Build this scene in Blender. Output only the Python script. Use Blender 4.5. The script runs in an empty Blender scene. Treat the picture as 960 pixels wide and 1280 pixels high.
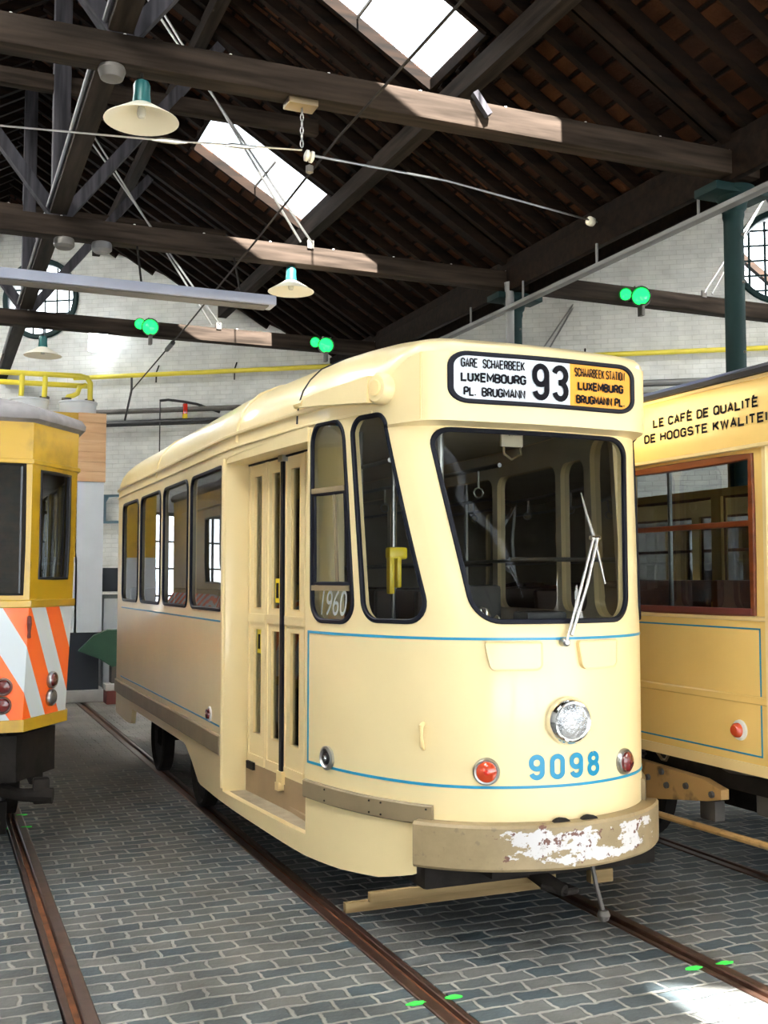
import bpy, bmesh, math, random
from math import sin, cos, pi, radians, sqrt
from mathutils import Vector, Matrix
from mathutils.geometry import delaunay_2d_cdt
random.seed(4)
COL = bpy.context.scene.collection

# ------------------------------------------------------------------ materials
def mat(name, col, rough=.5, metal=0., var=0., vscale=3., bump=0., bscale=20., coat=0., spec=.5, dirt=None, emit=None):
    m = bpy.data.materials.new(name); m.use_nodes = True
    nt = m.node_tree; b = nt.nodes['Principled BSDF']
    b.inputs['Base Color'].default_value = (*col, 1); b.inputs['Roughness'].default_value = rough
    b.inputs['Metallic'].default_value = metal; b.inputs['Coat Weight'].default_value = coat
    b.inputs['Coat Roughness'].default_value = .06; b.inputs['Specular IOR Level'].default_value = spec
    tc = nt.nodes.new('ShaderNodeTexCoord')
    if var or dirt:
        n = nt.nodes.new('ShaderNodeTexNoise'); n.inputs['Scale'].default_value = vscale; n.inputs['Detail'].default_value = 6
        nt.links.new(tc.outputs['Object'], n.inputs['Vector'])
        r = nt.nodes.new('ShaderNodeValToRGB'); nt.links.new(n.outputs['Fac'], r.inputs['Fac'])
        c2 = dirt if dirt else tuple(max(0, c*(1-var)) for c in col)
        c1 = col if dirt else tuple(min(1, c*(1+var*.5)) for c in col)
        r.color_ramp.elements[0].position = .3; r.color_ramp.elements[1].position = .7
        r.color_ramp.elements[0].color = (*c2, 1); r.color_ramp.elements[1].color = (*c1, 1)
        if dirt: r.color_ramp.elements[0].position = .32; r.color_ramp.elements[1].position = .46
        nt.links.new(r.outputs['Color'], b.inputs['Base Color'])
    if bump:
        n = nt.nodes.new('ShaderNodeTexNoise'); n.inputs['Scale'].default_value = bscale; n.inputs['Detail'].default_value = 5
        nt.links.new(tc.outputs['Object'], n.inputs['Vector'])
        bp = nt.nodes.new('ShaderNodeBump'); bp.inputs['Strength'].default_value = bump; bp.inputs['Distance'].default_value = .01
        nt.links.new(n.outputs['Fac'], bp.inputs['Height']); nt.links.new(bp.outputs['Normal'], b.inputs['Normal'])
    if emit:
        b.inputs['Emission Color'].default_value = (*emit[0], 1); b.inputs['Emission Strength'].default_value = emit[1]
    return m
def wood(name, c1, c2, axis=0, rough=.8):
    m = bpy.data.materials.new(name); m.use_nodes = True; nt = m.node_tree; b = nt.nodes['Principled BSDF']
    tc = nt.nodes.new('ShaderNodeTexCoord'); mp = nt.nodes.new('ShaderNodeMapping'); nt.links.new(tc.outputs['Object'], mp.inputs['Vector'])
    sc = [9., 9., 9.]; sc[axis] = .7; mp.inputs['Scale'].default_value = sc
    n = nt.nodes.new('ShaderNodeTexNoise'); n.inputs['Scale'].default_value = 1.6; n.inputs['Detail'].default_value = 8; nt.links.new(mp.outputs['Vector'], n.inputs['Vector'])
    r = nt.nodes.new('ShaderNodeValToRGB'); nt.links.new(n.outputs['Fac'], r.inputs['Fac'])
    r.color_ramp.elements[0].position = .35; r.color_ramp.elements[1].position = .68
    r.color_ramp.elements[0].color = (*c1, 1); r.color_ramp.elements[1].color = (*c2, 1)
    nt.links.new(r.outputs['Color'], b.inputs['Base Color']); b.inputs['Roughness'].default_value = rough; b.inputs['Specular IOR Level'].default_value = .5 if rough < .5 else .08
    bp = nt.nodes.new('ShaderNodeBump'); bp.inputs['Strength'].default_value = .3; bp.inputs['Distance'].default_value = .01
    nt.links.new(n.outputs['Fac'], bp.inputs['Height']); nt.links.new(bp.outputs['Normal'], b.inputs['Normal'])
    return m
def glass(name, tint=(.8, .85, .85), refl=1.0, rough=.01):
    m = bpy.data.materials.new(name); m.use_nodes = True; nt = m.node_tree; nt.nodes.clear()
    o = nt.nodes.new('ShaderNodeOutputMaterial'); mx = nt.nodes.new('ShaderNodeMixShader')
    t = nt.nodes.new('ShaderNodeBsdfTransparent'); t.inputs['Color'].default_value = (*tint, 1)
    g = nt.nodes.new('ShaderNodeBsdfGlossy'); g.inputs['Roughness'].default_value = rough
    f = nt.nodes.new('ShaderNodeFresnel'); f.inputs['IOR'].default_value = 1.55
    mu = nt.nodes.new('ShaderNodeMath'); mu.operation = 'MULTIPLY'; mu.inputs[1].default_value = refl; mu.use_clamp = True
    nt.links.new(f.outputs[0], mu.inputs[0]); nt.links.new(mu.outputs[0], mx.inputs[0])
    nt.links.new(t.outputs[0], mx.inputs[1]); nt.links.new(g.outputs[0], mx.inputs[2]); nt.links.new(mx.outputs[0], o.inputs[0])
    return m
CREAM = (.88, .71, .385)
M = {}
M['cream'] = mat('cream_paint', CREAM, .32, var=.05, vscale=2, coat=.22)
M['cream2'] = mat('warm_cream_paint', (.92, .64, .22), .25, var=.07, vscale=1.5, coat=.4)
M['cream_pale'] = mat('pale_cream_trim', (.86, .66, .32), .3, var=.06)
M['inner'] = mat('interior_liner', (.50, .44, .33), .6, var=.1)
M['taupe'] = mat('taupe_paint', (.21, .16, .09), .5, var=.15, vscale=5, bump=.1)
M['step'] = mat('step_tread', (.30, .25, .17), .8, var=.25, vscale=14, bump=.3, bscale=60)
M['riser'] = mat('step_riser', (.28, .19, .10), .6, var=.2, vscale=4)
M['rubber'] = mat('black_rubber', (.003, .004, .010), .5, spec=.2)
M['black'] = mat('black_vinyl', (.012, .012, .014), .45, bump=.1)
M['blue'] = mat('blue_line_paint', (.01, .24, .42), .35)
M['bluenum'] = mat('blue_numeral_paint', (.0, .22, .40), .3)
M['chrome'] = mat('chrome', (.8, .8, .8), .12, 1.)
M['alu'] = mat('brushed_metal', (.38, .38, .37), .35, 1.)
M['darkmetal'] = mat('grimy_dark_metal', (.014, .011, .009), .8, .0, spec=.2, var=.5, vscale=9, bump=.3)
M['iron'] = mat('grey_iron', (.12, .11, .10), .6, .4, var=.3)
M['red'] = mat('red_lens', (.55, .02, .008), .12, coat=.6)
M['darkred'] = mat('dark_red_lens', (.12, .01, .01), .12, coat=.6)
M['orange'] = mat('orange_lens', (.50, .05, .012), .15, coat=.6)
M['white'] = mat('white_enamel', (.75, .75, .72), .3)
M['signwhite'] = mat('white_sign_film', (.72, .78, .85), .35)
M['signorange'] = mat('orange_sign_film', (.80, .33, .012), .4)
M['ink'] = mat('black_ink', (.004, .004, .007), .6, spec=.1)
M['etched'] = mat('etched_grey', (.28, .30, .30), .5)
M['yellow'] = mat('yellow_tram_paint', (.47, .28, .010), .35, var=.12, vscale=4, dirt=(.32, .19, .010), coat=.2)
M['yellow2'] = mat('yellow_pipe_paint', (.70, .58, .05), .4, var=.1)
M['brightyellow'] = mat('bright_yellow_plastic', (.9, .68, .01), .35)
M['grey_canvas'] = mat('grey_roof_canvas', (.22, .21, .22), .8, var=.3, vscale=6)
M['teal'] = mat('teal_green_paint', (.004, .018, .018), .6, var=.2, spec=.15)
M['tealb'] = mat('teal_lamp_paint', (.01, .09, .09), .35)
M['enamel'] = mat('cream_enamel', (.72, .68, .56), .3)
M['bulb'] = mat('bulb_glass', (.5, .5, .45), .2)
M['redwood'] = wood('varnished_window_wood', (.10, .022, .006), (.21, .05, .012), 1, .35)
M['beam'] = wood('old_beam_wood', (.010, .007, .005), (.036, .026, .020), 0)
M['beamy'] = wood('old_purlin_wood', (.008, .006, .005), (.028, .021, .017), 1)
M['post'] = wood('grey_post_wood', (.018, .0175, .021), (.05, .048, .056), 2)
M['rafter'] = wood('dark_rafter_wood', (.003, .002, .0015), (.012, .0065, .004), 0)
M['ply'] = wood('plywood', (.52, .30, .15), (.66, .43, .25), 0, .6)
M['plank'] = wood('tan_plank', (.15, .10, .045), (.28, .20, .10), 0, .7)
M['tanmetal'] = mat('tan_truck_paint', (.45, .27, .10), .55, var=.3, vscale=6, dirt=(.12, .07, .03))
M['silver'] = mat('painted_silver_conduit', (.14, .14, .14), .5, .3)
M['bluetrunk'] = mat('blue_grey_trunking', (.26, .28, .36), .45, .2, var=.1)
M['green'] = mat('green_machine_paint', (.02, .075, .045), .5, var=.2)
M['locker'] = mat('grey_locker', (.22, .25, .27), .5)
M['whitepaint'] = mat('white_wall_paint', (.74, .78, .82), .6, var=.05)
M['darkblue'] = mat('dark_plinth_paint', (.012, .018, .03), .5)
M['blueframe'] = mat('blue_grey_bracket', (.05, .10, .13), .5)
M['concrete'] = mat('worn_concrete', (.40, .39, .37), .85, var=.2, vscale=3, bump=.2)
M['redbrown'] = mat('red_crate', (.12, .025, .02), .6)
M['seat'] = mat('brown_seat_vinyl', (.07, .035, .02), .5)
M['lensgreen'] = mat('lit_green_lens', (.0, .1, .03), .2, emit=((.01, 1., .09), 2.6))
M['lampwhite'] = mat('lit_white_panel', (.9, .9, .9), .4, emit=((.85, .93, 1.), 25.))
M['glass'] = glass('window_glass', (.66, .70, .68), 1.3)
M['glassclear'] = glass('windscreen_glass', (.88, .90, .88), .45)
M['glassdark'] = glass('dusty_dark_glass', (.24, .26, .26), .8)
M['skyglass'] = glass('skylight_glass', (.93, .95, .97), .6, .1)
_f = bpy.data.materials.new('frosted_added_skylight'); _f.use_nodes = True; _f.node_tree.nodes.clear()
_o = _f.node_tree.nodes.new('ShaderNodeOutputMaterial'); _t = _f.node_tree.nodes.new('ShaderNodeBsdfTranslucent'); _t.inputs[0].default_value = (.85, .88, .9, 1); _f.node_tree.links.new(_t.outputs[0], _o.inputs[0]); M['frost'] = _f  # diffusing glass for the added, unseen skylights
M['lens'] = mat('headlamp_glass', (.42, .44, .46), .08, .8, bump=.8, bscale=60)
M['greenmark'] = mat('green_chalk_mark', (.05, .75, .08), .8)
M['brass'] = mat('dull_brass', (.20, .15, .09), .45, .8)

def chevron():
    m = mat('orange_white_chevrons', (.8, .8, .8), .4, coat=.2); nt = m.node_tree; b = nt.nodes['Principled BSDF']
    uv = nt.nodes.new('ShaderNodeUVMap'); uv.uv_map = 'UVMap'; sp = nt.nodes.new('ShaderNodeSeparateXYZ'); nt.links.new(uv.outputs[0], sp.inputs[0])
    def mth(op, a, b_=None):
        n = nt.nodes.new('ShaderNodeMath'); n.operation = op
        for i, v in enumerate((a, b_)):
            if v is None: continue
            if isinstance(v, (int, float)): n.inputs[i].default_value = v
            else: nt.links.new(v, n.inputs[i])
        return n.outputs[0]
    t = mth('ADD', sp.outputs[0], mth('MULTIPLY', sp.outputs[1], .62))
    t = mth('DIVIDE', mth('ADD', t, CHEV_OFF), .36); t = mth('FRACT', t)
    w = mth('GREATER_THAN', t, .5)
    mx = nt.nodes.new('ShaderNodeMix'); mx.data_type = 'RGBA'; nt.links.new(w, mx.inputs['Factor'])
    mx.inputs[6].default_value = (.66, .72, .76, 1); mx.inputs[7].default_value = (1.0, .14, .012, 1)
    nt.links.new(mx.outputs[2], b.inputs['Base Color']); return m

def brickmat(name, c1, c2, mortar, bw, rh, ms, uv=False, bump=.6, dist=0., rough=.8, distance=.02, vary=.0, rotz=0, mapscale=(1, 1, 1)):
    m = bpy.data.materials.new(name); m.use_nodes = True; nt = m.node_tree; b = nt.nodes['Principled BSDF']; b.inputs['Roughness'].default_value = rough; b.inputs['Specular IOR Level'].default_value = .5 if rough < .7 else .1
    if uv: src = nt.nodes.new('ShaderNodeUVMap'); src.uv_map = 'UVMap'; s = src.outputs[0]
    else: src = nt.nodes.new('ShaderNodeTexCoord'); s = src.outputs['Object']
    mp = nt.nodes.new('ShaderNodeMapping'); mp.inputs['Rotation'].default_value = (0, 0, rotz); mp.inputs['Scale'].default_value = mapscale
    nt.links.new(s, mp.inputs['Vector']); v = mp.outputs[0]
    if dist:
        for sc, am in ((5., dist), (22., dist*.35)):
            n = nt.nodes.new('ShaderNodeTexNoise'); n.inputs['Scale'].default_value = sc; n.inputs['Detail'].default_value = 2; nt.links.new(v, n.inputs['Vector'])
            sb = nt.nodes.new('ShaderNodeVectorMath'); sb.operation = 'SUBTRACT'; nt.links.new(n.outputs['Color'], sb.inputs[0]); sb.inputs[1].default_value = (.5, .5, .5)
            sc_ = nt.nodes.new('ShaderNodeVectorMath'); sc_.operation = 'SCALE'; nt.links.new(sb.outputs[0], sc_.inputs[0]); sc_.inputs['Scale'].default_value = am
            ad = nt.nodes.new('ShaderNodeVectorMath'); ad.operation = 'ADD'; nt.links.new(v, ad.inputs[0]); nt.links.new(sc_.outputs[0], ad.inputs[1]); v = ad.outputs[0]
    bk = nt.nodes.new('ShaderNodeTexBrick'); nt.links.new(v, bk.inputs['Vector'])
    bk.inputs['Scale'].default_value = 1; bk.inputs['Brick Width'].default_value = bw; bk.inputs['Row Height'].default_value = rh
    bk.inputs['Mortar Size'].default_value = ms; bk.inputs['Mortar Smooth'].default_value = .6; bk.offset = .5
    bk.inputs['Color1'].default_value = (*c1, 1); bk.inputs['Color2'].default_value = (*c2, 1); bk.inputs['Mortar'].default_value = (*mortar, 1)
    n = nt.nodes.new('ShaderNodeTexNoise'); n.inputs['Scale'].default_value = 3.; n.inputs['Detail'].default_value = 8; nt.links.new(s, n.inputs['Vector'])
    mr = nt.nodes.new('ShaderNodeMapRange'); mr.inputs['From Min'].default_value = .3; mr.inputs['From Max'].default_value = .7
    mr.inputs['To Min'].default_value = 1-vary; mr.inputs['To Max'].default_value = 1+vary; nt.links.new(n.outputs['Fac'], mr.inputs['Value'])
    sc = nt.nodes.new('ShaderNodeVectorMath'); sc.operation = 'SCALE'; nt.links.new(bk.outputs['Color'], sc.inputs[0]); nt.links.new(mr.outputs[0], sc.inputs['Scale'])
    nt.links.new(sc.outputs[0], b.inputs['Base Color'])
    n2 = nt.nodes.new('ShaderNodeTexNoise'); n2.inputs['Scale'].default_value = 40.; n2.inputs['Detail'].default_value = 4; nt.links.new(s, n2.inputs['Vector'])
    inv = nt.nodes.new('ShaderNodeMath'); inv.operation = 'SUBTRACT'; inv.inputs[0].default_value = 1; nt.links.new(bk.outputs['Fac'], inv.inputs[1])
    ad = nt.nodes.new('ShaderNodeMath'); ad.operation = 'MULTIPLY_ADD'; nt.links.new(n2.outputs['Fac'], ad.inputs[0]); ad.inputs[1].default_value = .25; nt.links.new(inv.outputs[0], ad.inputs[2])
    bp = nt.nodes.new('ShaderNodeBump'); bp.inputs['Strength'].default_value = bump; bp.inputs['Distance'].default_value = distance
    nt.links.new(ad.outputs[0], bp.inputs['Height']); nt.links.new(bp.outputs['Normal'], b.inputs['Normal'])
    return m
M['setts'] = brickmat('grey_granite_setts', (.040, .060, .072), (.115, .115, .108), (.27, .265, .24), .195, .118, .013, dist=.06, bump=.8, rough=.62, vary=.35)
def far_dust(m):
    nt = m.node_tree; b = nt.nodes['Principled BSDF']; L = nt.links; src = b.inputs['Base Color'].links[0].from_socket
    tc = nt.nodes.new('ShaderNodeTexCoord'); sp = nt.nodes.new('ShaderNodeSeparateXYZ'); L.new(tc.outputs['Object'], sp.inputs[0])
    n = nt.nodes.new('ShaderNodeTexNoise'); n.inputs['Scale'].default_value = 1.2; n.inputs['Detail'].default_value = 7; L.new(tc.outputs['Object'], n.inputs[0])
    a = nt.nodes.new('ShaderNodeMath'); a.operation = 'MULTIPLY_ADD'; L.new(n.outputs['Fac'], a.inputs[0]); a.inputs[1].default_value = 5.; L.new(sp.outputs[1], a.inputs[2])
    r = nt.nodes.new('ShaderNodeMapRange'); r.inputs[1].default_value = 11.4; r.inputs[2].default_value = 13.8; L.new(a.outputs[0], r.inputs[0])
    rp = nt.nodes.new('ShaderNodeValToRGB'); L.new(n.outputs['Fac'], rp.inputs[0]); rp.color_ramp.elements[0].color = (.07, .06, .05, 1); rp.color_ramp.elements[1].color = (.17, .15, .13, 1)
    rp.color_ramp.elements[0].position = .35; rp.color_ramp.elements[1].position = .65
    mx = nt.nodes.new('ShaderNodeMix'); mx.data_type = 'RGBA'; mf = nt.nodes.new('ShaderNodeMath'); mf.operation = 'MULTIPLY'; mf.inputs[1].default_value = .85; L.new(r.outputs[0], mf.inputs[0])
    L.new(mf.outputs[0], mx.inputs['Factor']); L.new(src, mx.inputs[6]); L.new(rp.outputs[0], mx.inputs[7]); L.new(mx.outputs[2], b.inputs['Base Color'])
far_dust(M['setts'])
M['wallbrick'] = brickmat('whitewashed_brick', (.70, .70, .67), (.64, .645, .62), (.56, .56, .53), .24, .085, .007, uv=True, bump=.45, distance=.02, vary=.12)
M['tiles'] = brickmat('roof_tile_underside', (.042, .015, .006), (.010, .0045, .003), (.0015, .001, .001), .20, .40, .025, uv=True, bump=1., distance=.04, vary=.5)

def peel():
    m = mat('scuffed_taupe_bumper', (.5, .38, .2), .5); nt = m.node_tree; b = nt.nodes['Principled BSDF']; L = nt.links
    tc = nt.nodes.new('ShaderNodeTexCoord'); sp = nt.nodes.new('ShaderNodeSeparateXYZ'); L.new(tc.outputs['Object'], sp.inputs[0])
    def noise(s, d=8, sc=(1, 1, 1)):
        mp = nt.nodes.new('ShaderNodeMapping'); mp.inputs['Scale'].default_value = sc; L.new(tc.outputs['Object'], mp.inputs[0])
        n = nt.nodes.new('ShaderNodeTexNoise'); n.inputs['Scale'].default_value = s; n.inputs['Detail'].default_value = d; n.inputs['Roughness'].default_value = .65; L.new(mp.outputs[0], n.inputs['Vector']); return n.outputs['Fac']
    def rng(v, a, b_, c=0, d=1):
        n = nt.nodes.new('ShaderNodeMapRange'); n.clamp = True
        for i, x in enumerate((a, b_, c, d)): n.inputs[i+1].default_value = x
        L.new(v, n.inputs[0]); return n.outputs[0]
    def mul(a, b_, op='MULTIPLY'):
        n = nt.nodes.new('ShaderNodeMath'); n.operation = op
        for i, x in enumerate((a, b_)):
            if isinstance(x, (int, float)): n.inputs[i].default_value = x
            else: L.new(x, n.inputs[i])
        return n.outputs[0]
    # worn area between x 2.55 and 3.62, heavier on the left half
    win = mul(rng(sp.outputs[0], 2.44, 2.78), rng(sp.outputs[0], 3.70, 3.50))
    heavy = mul(rng(sp.outputs[0], 3.15, 2.95), .06)
    zwin = mul(rng(sp.outputs[2], .40, .47), rng(sp.outputs[2], .665, .60))
    n = mul(mul(noise(6, 12, (1, 1, 1.6)), heavy, 'ADD'), mul(mul(mul(win, zwin), 1., 'SUBTRACT'), .34), 'ADD')
    white = rng(n, .50, .512); brown = mul(rng(noise(13, 8), .57, .585), rng(n, .45, .47))
    grime = rng(noise(22, 8), .60, .66)
    def mix(f, a, b_):
        x = nt.nodes.new('ShaderNodeMix'); x.data_type = 'RGBA'; L.new(f, x.inputs['Factor'])
        for i, c in ((6, a), (7, b_)):
            if isinstance(c, tuple): x.inputs[i].default_value = (*c, 1)
            else: L.new(c, x.inputs[i])
        return x.outputs[2]
    c = mix(rng(noise(3), .4, .6), (.235, .175, .09), (.31, .23, .125))
    c = mix(white, c, (.60, .58, .58)); c = mix(brown, c, (.12, .045, .03)); c = mix(mul(grime, .5), c, (.15, .11, .07))
    L.new(c, b.inputs['Base Color'])
    bp = nt.nodes.new('ShaderNodeBump'); bp.inputs['Strength'].default_value = .4; bp.inputs['Distance'].default_value = .004; bp.invert = True
    L.new(white, bp.inputs['Height']); L.new(bp.outputs[0], b.inputs['Normal']); return m
M['bumper'] = peel()

# ------------------------------------------------------------------ mesh helpers
def link(name, me, m, parent=None, smooth=None, **props):
    o = bpy.data.objects.new(name, me); COL.objects.link(o)
    for x in (m if isinstance(m, (list, tuple)) else [m]): me.materials.append(x)
    if parent: o.parent = parent; o.matrix_parent_inverse = Matrix.Translation(-parent.location) if parent.location.length > 0 and parent.parent is None else Matrix()
    if smooth is not None:
        me.polygons.foreach_set('use_smooth', [True]*len(me.polygons)); me.set_sharp_from_angle(angle=radians(smooth))
    me.update()
    for k, v in props.items(): o[k] = v
    return o
class MB:
    def __init__(s): s.v = []; s.f = []; s.mi = []
    def add(s, vs, fs, mi=0):
        n = len(s.v); s.v += [tuple(v) for v in vs]; s.f += [tuple(i+n for i in f) for f in fs]; s.mi += [mi]*len(fs); return s
    def box(s, x0, y0, z0, x1, y1, z1, mi=0, bev=0.):
        if x0 > x1: x0, x1 = x1, x0
        if y0 > y1: y0, y1 = y1, y0
        if z0 > z1: z0, z1 = z1, z0
        if bev > 0:
            b = min(bev, (x1-x0)*.45, (y1-y0)*.45, (z1-z0)*.45)
            bm = bmesh.new(); bmesh.ops.create_cube(bm, size=1)
            for v in bm.verts: v.co = Vector(((x0+x1)/2+v.co.x*(x1-x0), (y0+y1)/2+v.co.y*(y1-y0), (z0+z1)/2+v.co.z*(z1-z0)))
            bmesh.ops.bevel(bm, geom=bm.edges[:], offset=b, segments=2, affect='EDGES', profile=.6)
            bm.verts.ensure_lookup_table(); bm.verts.index_update()
            s.add([v.co for v in bm.verts], [[v.index for v in f.verts] for f in bm.faces], mi); bm.free(); return s
        vs = [(x, y, z) for z in (z0, z1) for y in (y0, y1) for x in (x0, x1)]
        return s.add(vs, [(0, 2, 3, 1), (4, 5, 7, 6), (0, 1, 5, 4), (2, 6, 7, 3), (0, 4, 6, 2), (1, 3, 7, 5)], mi)
    def obar(s, p, q, w, h, up=(0, 0, 1), mi=0):
        p = Vector(p); q = Vector(q); d = (q-p).normalized(); up = Vector(up)
        if abs(d.dot(up)) > .98: up = Vector((1, 0, 0))
        a = d.cross(up).normalized(); u = a.cross(d).normalized()
        vs = [c+a*sx*w/2+u*sz*h/2 for c in (p, q) for sz in (-1, 1) for sx in (-1, 1)]
        return s.add(vs, [(0, 1, 3, 2), (4, 6, 7, 5), (0, 4, 5, 1), (2, 3, 7, 6), (0, 2, 6, 4), (1, 5, 7, 3)], mi)
    def tube(s, pts, r, n=8, closed=False, mi=0):
        pts = [Vector(p) for p in pts]; N = len(pts); rs = r if isinstance(r, (list, tuple)) else [r]*N
        rings = []; prev = None
        for i, p in enumerate(pts):
            if closed: t = (pts[(i+1) % N]-pts[i-1])
            else: t = pts[min(i+1, N-1)]-pts[max(i-1, 0)]
            t = t.normalized() if t.length > 1e-9 else Vector((0, 0, 1))
            if prev is None: a = t.cross(Vector((0, 0, 1)) if abs(t.z) < .9 else Vector((1, 0, 0))).normalized()
            else: a = (prev-t*prev.dot(t)).normalized()
            prev = a; b = t.cross(a)
            rings.append([p+(a*cos(2*pi*k/n)+b*sin(2*pi*k/n))*rs[i] for k in range(n)])
        fs = []
        for i in range(N if closed else N-1):
            j = (i+1) % N
            for k in range(n): fs.append((i*n+k, i*n+(k+1) % n, j*n+(k+1) % n, j*n+k))
        if not closed: fs += [tuple(range(n))[::-1], tuple((N-1)*n+k for k in range(n))]
        return s.add([v for r_ in rings for v in r_], fs, mi)
    def lathe(s, prof, c, ax=(0, 0, 1), n=24, mi=0, cap=True):
        ax = Vector(ax).normalized(); c = Vector(c); a = ax.cross(Vector((0, 0, 1)) if abs(ax.z) < .9 else Vector((1, 0, 0))).normalized(); b = ax.cross(a)
        vs = []; fs = []
        for r, h in prof:
            for k in range(n): vs.append(c+ax*h+(a*cos(2*pi*k/n)+b*sin(2*pi*k/n))*r)
        for i in range(len(prof)-1):
            for k in range(n): fs.append((i*n+k, i*n+(k+1) % n, (i+1)*n+(k+1) % n, (i+1)*n+k))
        if cap: fs += [tuple(range(n))[::-1], tuple((len(prof)-1)*n+k for k in range(n))]
        return s.add(vs, fs, mi)
    def prism(s, poly, fn0, fn1, mi=0):
        n = len(poly); vs = [fn0(*p) for p in poly]+[fn1(*p) for p in poly]
        return s.add(vs, [tuple(range(n))[::-1], tuple(range(n, 2*n))]+[(i, (i+1) % n, n+(i+1) % n, n+i) for i in range(n)], mi)
    def mesh(s, name):
        me = bpy.data.meshes.new(name); me.from_pydata(s.v, [], s.f); me.polygons.foreach_set('material_index', s.mi)
        bm = bmesh.new(); bm.from_mesh(me); bmesh.ops.recalc_face_normals(bm, faces=bm.faces); bm.to_mesh(me); bm.free(); return me
    def build(s, name, m, parent=None, smooth=35, **props): return link(name, s.mesh(name), m, parent, smooth, **props)
def thing(name, label, cat, loc=(0, 0, 0), group=None):
    o = bpy.data.objects.new(name, None); COL.objects.link(o); o.location = loc; o.empty_display_size = .2
    o['label'] = label; o['category'] = cat
    if group: o['group'] = group
    return o
def tag(o, label, cat, group=None):
    o['label'] = label; o['category'] = cat
    if group: o['group'] = group
    return o
def copy_thing(o, delta, label=None, group=None):
    d = Vector(delta)
    c = o.copy(); COL.objects.link(c); c.location = o.location+d
    if label: c['label'] = label
    if group: c['group'] = group
    def rec(src, dst):
        for ch in list(src.children):
            k = ch.copy(); COL.objects.link(k); k.parent = dst; rec(ch, k)
    rec(o, c); return c

def inside(p, poly):
    x, y = p; r = False; n = len(poly); j = n-1
    for i in range(n):
        xi, yi = poly[i]; xj, yj = poly[j]
        if (yi > y) != (yj > y) and x < (xj-xi)*(y-yi)/(yj-yi)+xi: r = not r
        j = i
    return r
def densify(poly, step):
    out = []
    for i, p in enumerate(poly):
        q = poly[(i+1) % len(poly)]; L = math.hypot(q[0]-p[0], q[1]-p[1]); n = max(1, int(math.ceil(L/step)))
        for k in range(n): out.append((p[0]+(q[0]-p[0])*k/n, p[1]+(q[1]-p[1])*k/n))
    return out
def rounded(poly, r, seg=6):
    n = len(poly); rs = r if isinstance(r, (list, tuple)) else [r]*n; out = []
    for i in range(n):
        p = Vector(poly[i]); a = Vector(poly[i-1])-p; b = Vector(poly[(i+1) % n])-p
        la, lb = a.length, b.length; a.normalize(); b.normalize(); ang = a.angle(b); rr = rs[i]
        if rr <= 0: out.append(tuple(p)); continue
        t = min(rr/math.tan(ang/2), la*.48, lb*.48); rr = t*math.tan(ang/2)
        c = p+(a+b).normalized()*(rr/sin(ang/2)); p0 = p+a*t; p1 = p+b*t
        v0 = p0-c; v1 = p1-c; an = v0.angle(v1); sg = 1 if v0.x*v1.y-v0.y*v1.x > 0 else -1
        for k in range(seg+1):
            th = sg*an*k/seg; out.append((c.x+v0.x*cos(th)-v0.y*sin(th), c.y+v0.x*sin(th)+v0.y*cos(th)))
    return out
def plate(name, outer, holes, fn, us=(), vs=(), thick=0., mats=None, parent=None, smooth=30, lines=(), uvf=None, inner_mi=0, **props):
    """surface patch with holes: (u,v) domain -> fn(u,v,d)"""
    pts = []; edges = []
    def ring(poly):
        n = len(pts); pts.extend(Vector(p) for p in poly); edges.extend((n+i, n+(i+1) % len(poly)) for i in range(len(poly)))
    ring(outer)
    for h in holes: ring(h)
    for l in lines:
        n = len(pts); pts.extend(Vector(p) for p in l); edges.extend((n+i, n+i+1) for i in range(len(l)-1))
    for u in us:
        for v in vs:
            if inside((u, v), outer) and not any(inside((u, v), h) for h in holes): pts.append(Vector((u, v)))
    V, E_, Fc, *_ = delaunay_2d_cdt(pts, edges, [], 0, 1e-5)
    keep = []
    for f in Fc:
        c = (sum(V[i].x for i in f)/len(f), sum(V[i].y for i in f)/len(f))
        if inside(c, outer) and not any(inside(c, h) for h in holes): keep.append(tuple(f))
    used = sorted({i for f in keep for i in f}); idx = {k: i for i, k in enumerate(used)}
    V2 = [V[i] for i in used]; F2 = [tuple(idx[i] for i in f) for f in keep]
    vv = [tuple(fn(p.x, p.y, 0.)) for p in V2]; uv = [(p.x, p.y) for p in V2]; mi = [0]*len(F2); ff = list(F2)
    if thick:
        n = len(vv); cnt = {}
        for f in F2:
            for k in range(3):
                e = (f[k], f[(k+1) % 3]); cnt[e] = cnt.get(e, 0)+1
        vv += [tuple(fn(p.x, p.y, -thick)) for p in V2]; uv += uv[:]
        ff += [tuple(i+n for i in reversed(f)) for f in F2]; mi += [inner_mi]*len(F2)
        for (a, b) in list(cnt):
            if (b, a) not in cnt: ff.append((b, a, a+n, b+n)); mi.append(0)
    me = bpy.data.meshes.new(name); me.from_pydata(vv, [], ff); me.polygons.foreach_set('material_index', mi)
    ul = me.uv_layers.new(name='UVMap')
    for lp in me.loops: ul.data[lp.index].uv = uv[lp.vertex_index]
    if thick:
        bm = bmesh.new(); bm.from_mesh(me); bmesh.ops.recalc_face_normals(bm, faces=bm.faces); bm.to_mesh(me); bm.free()
    return link(name, me, mats, parent, smooth, **props)
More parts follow.
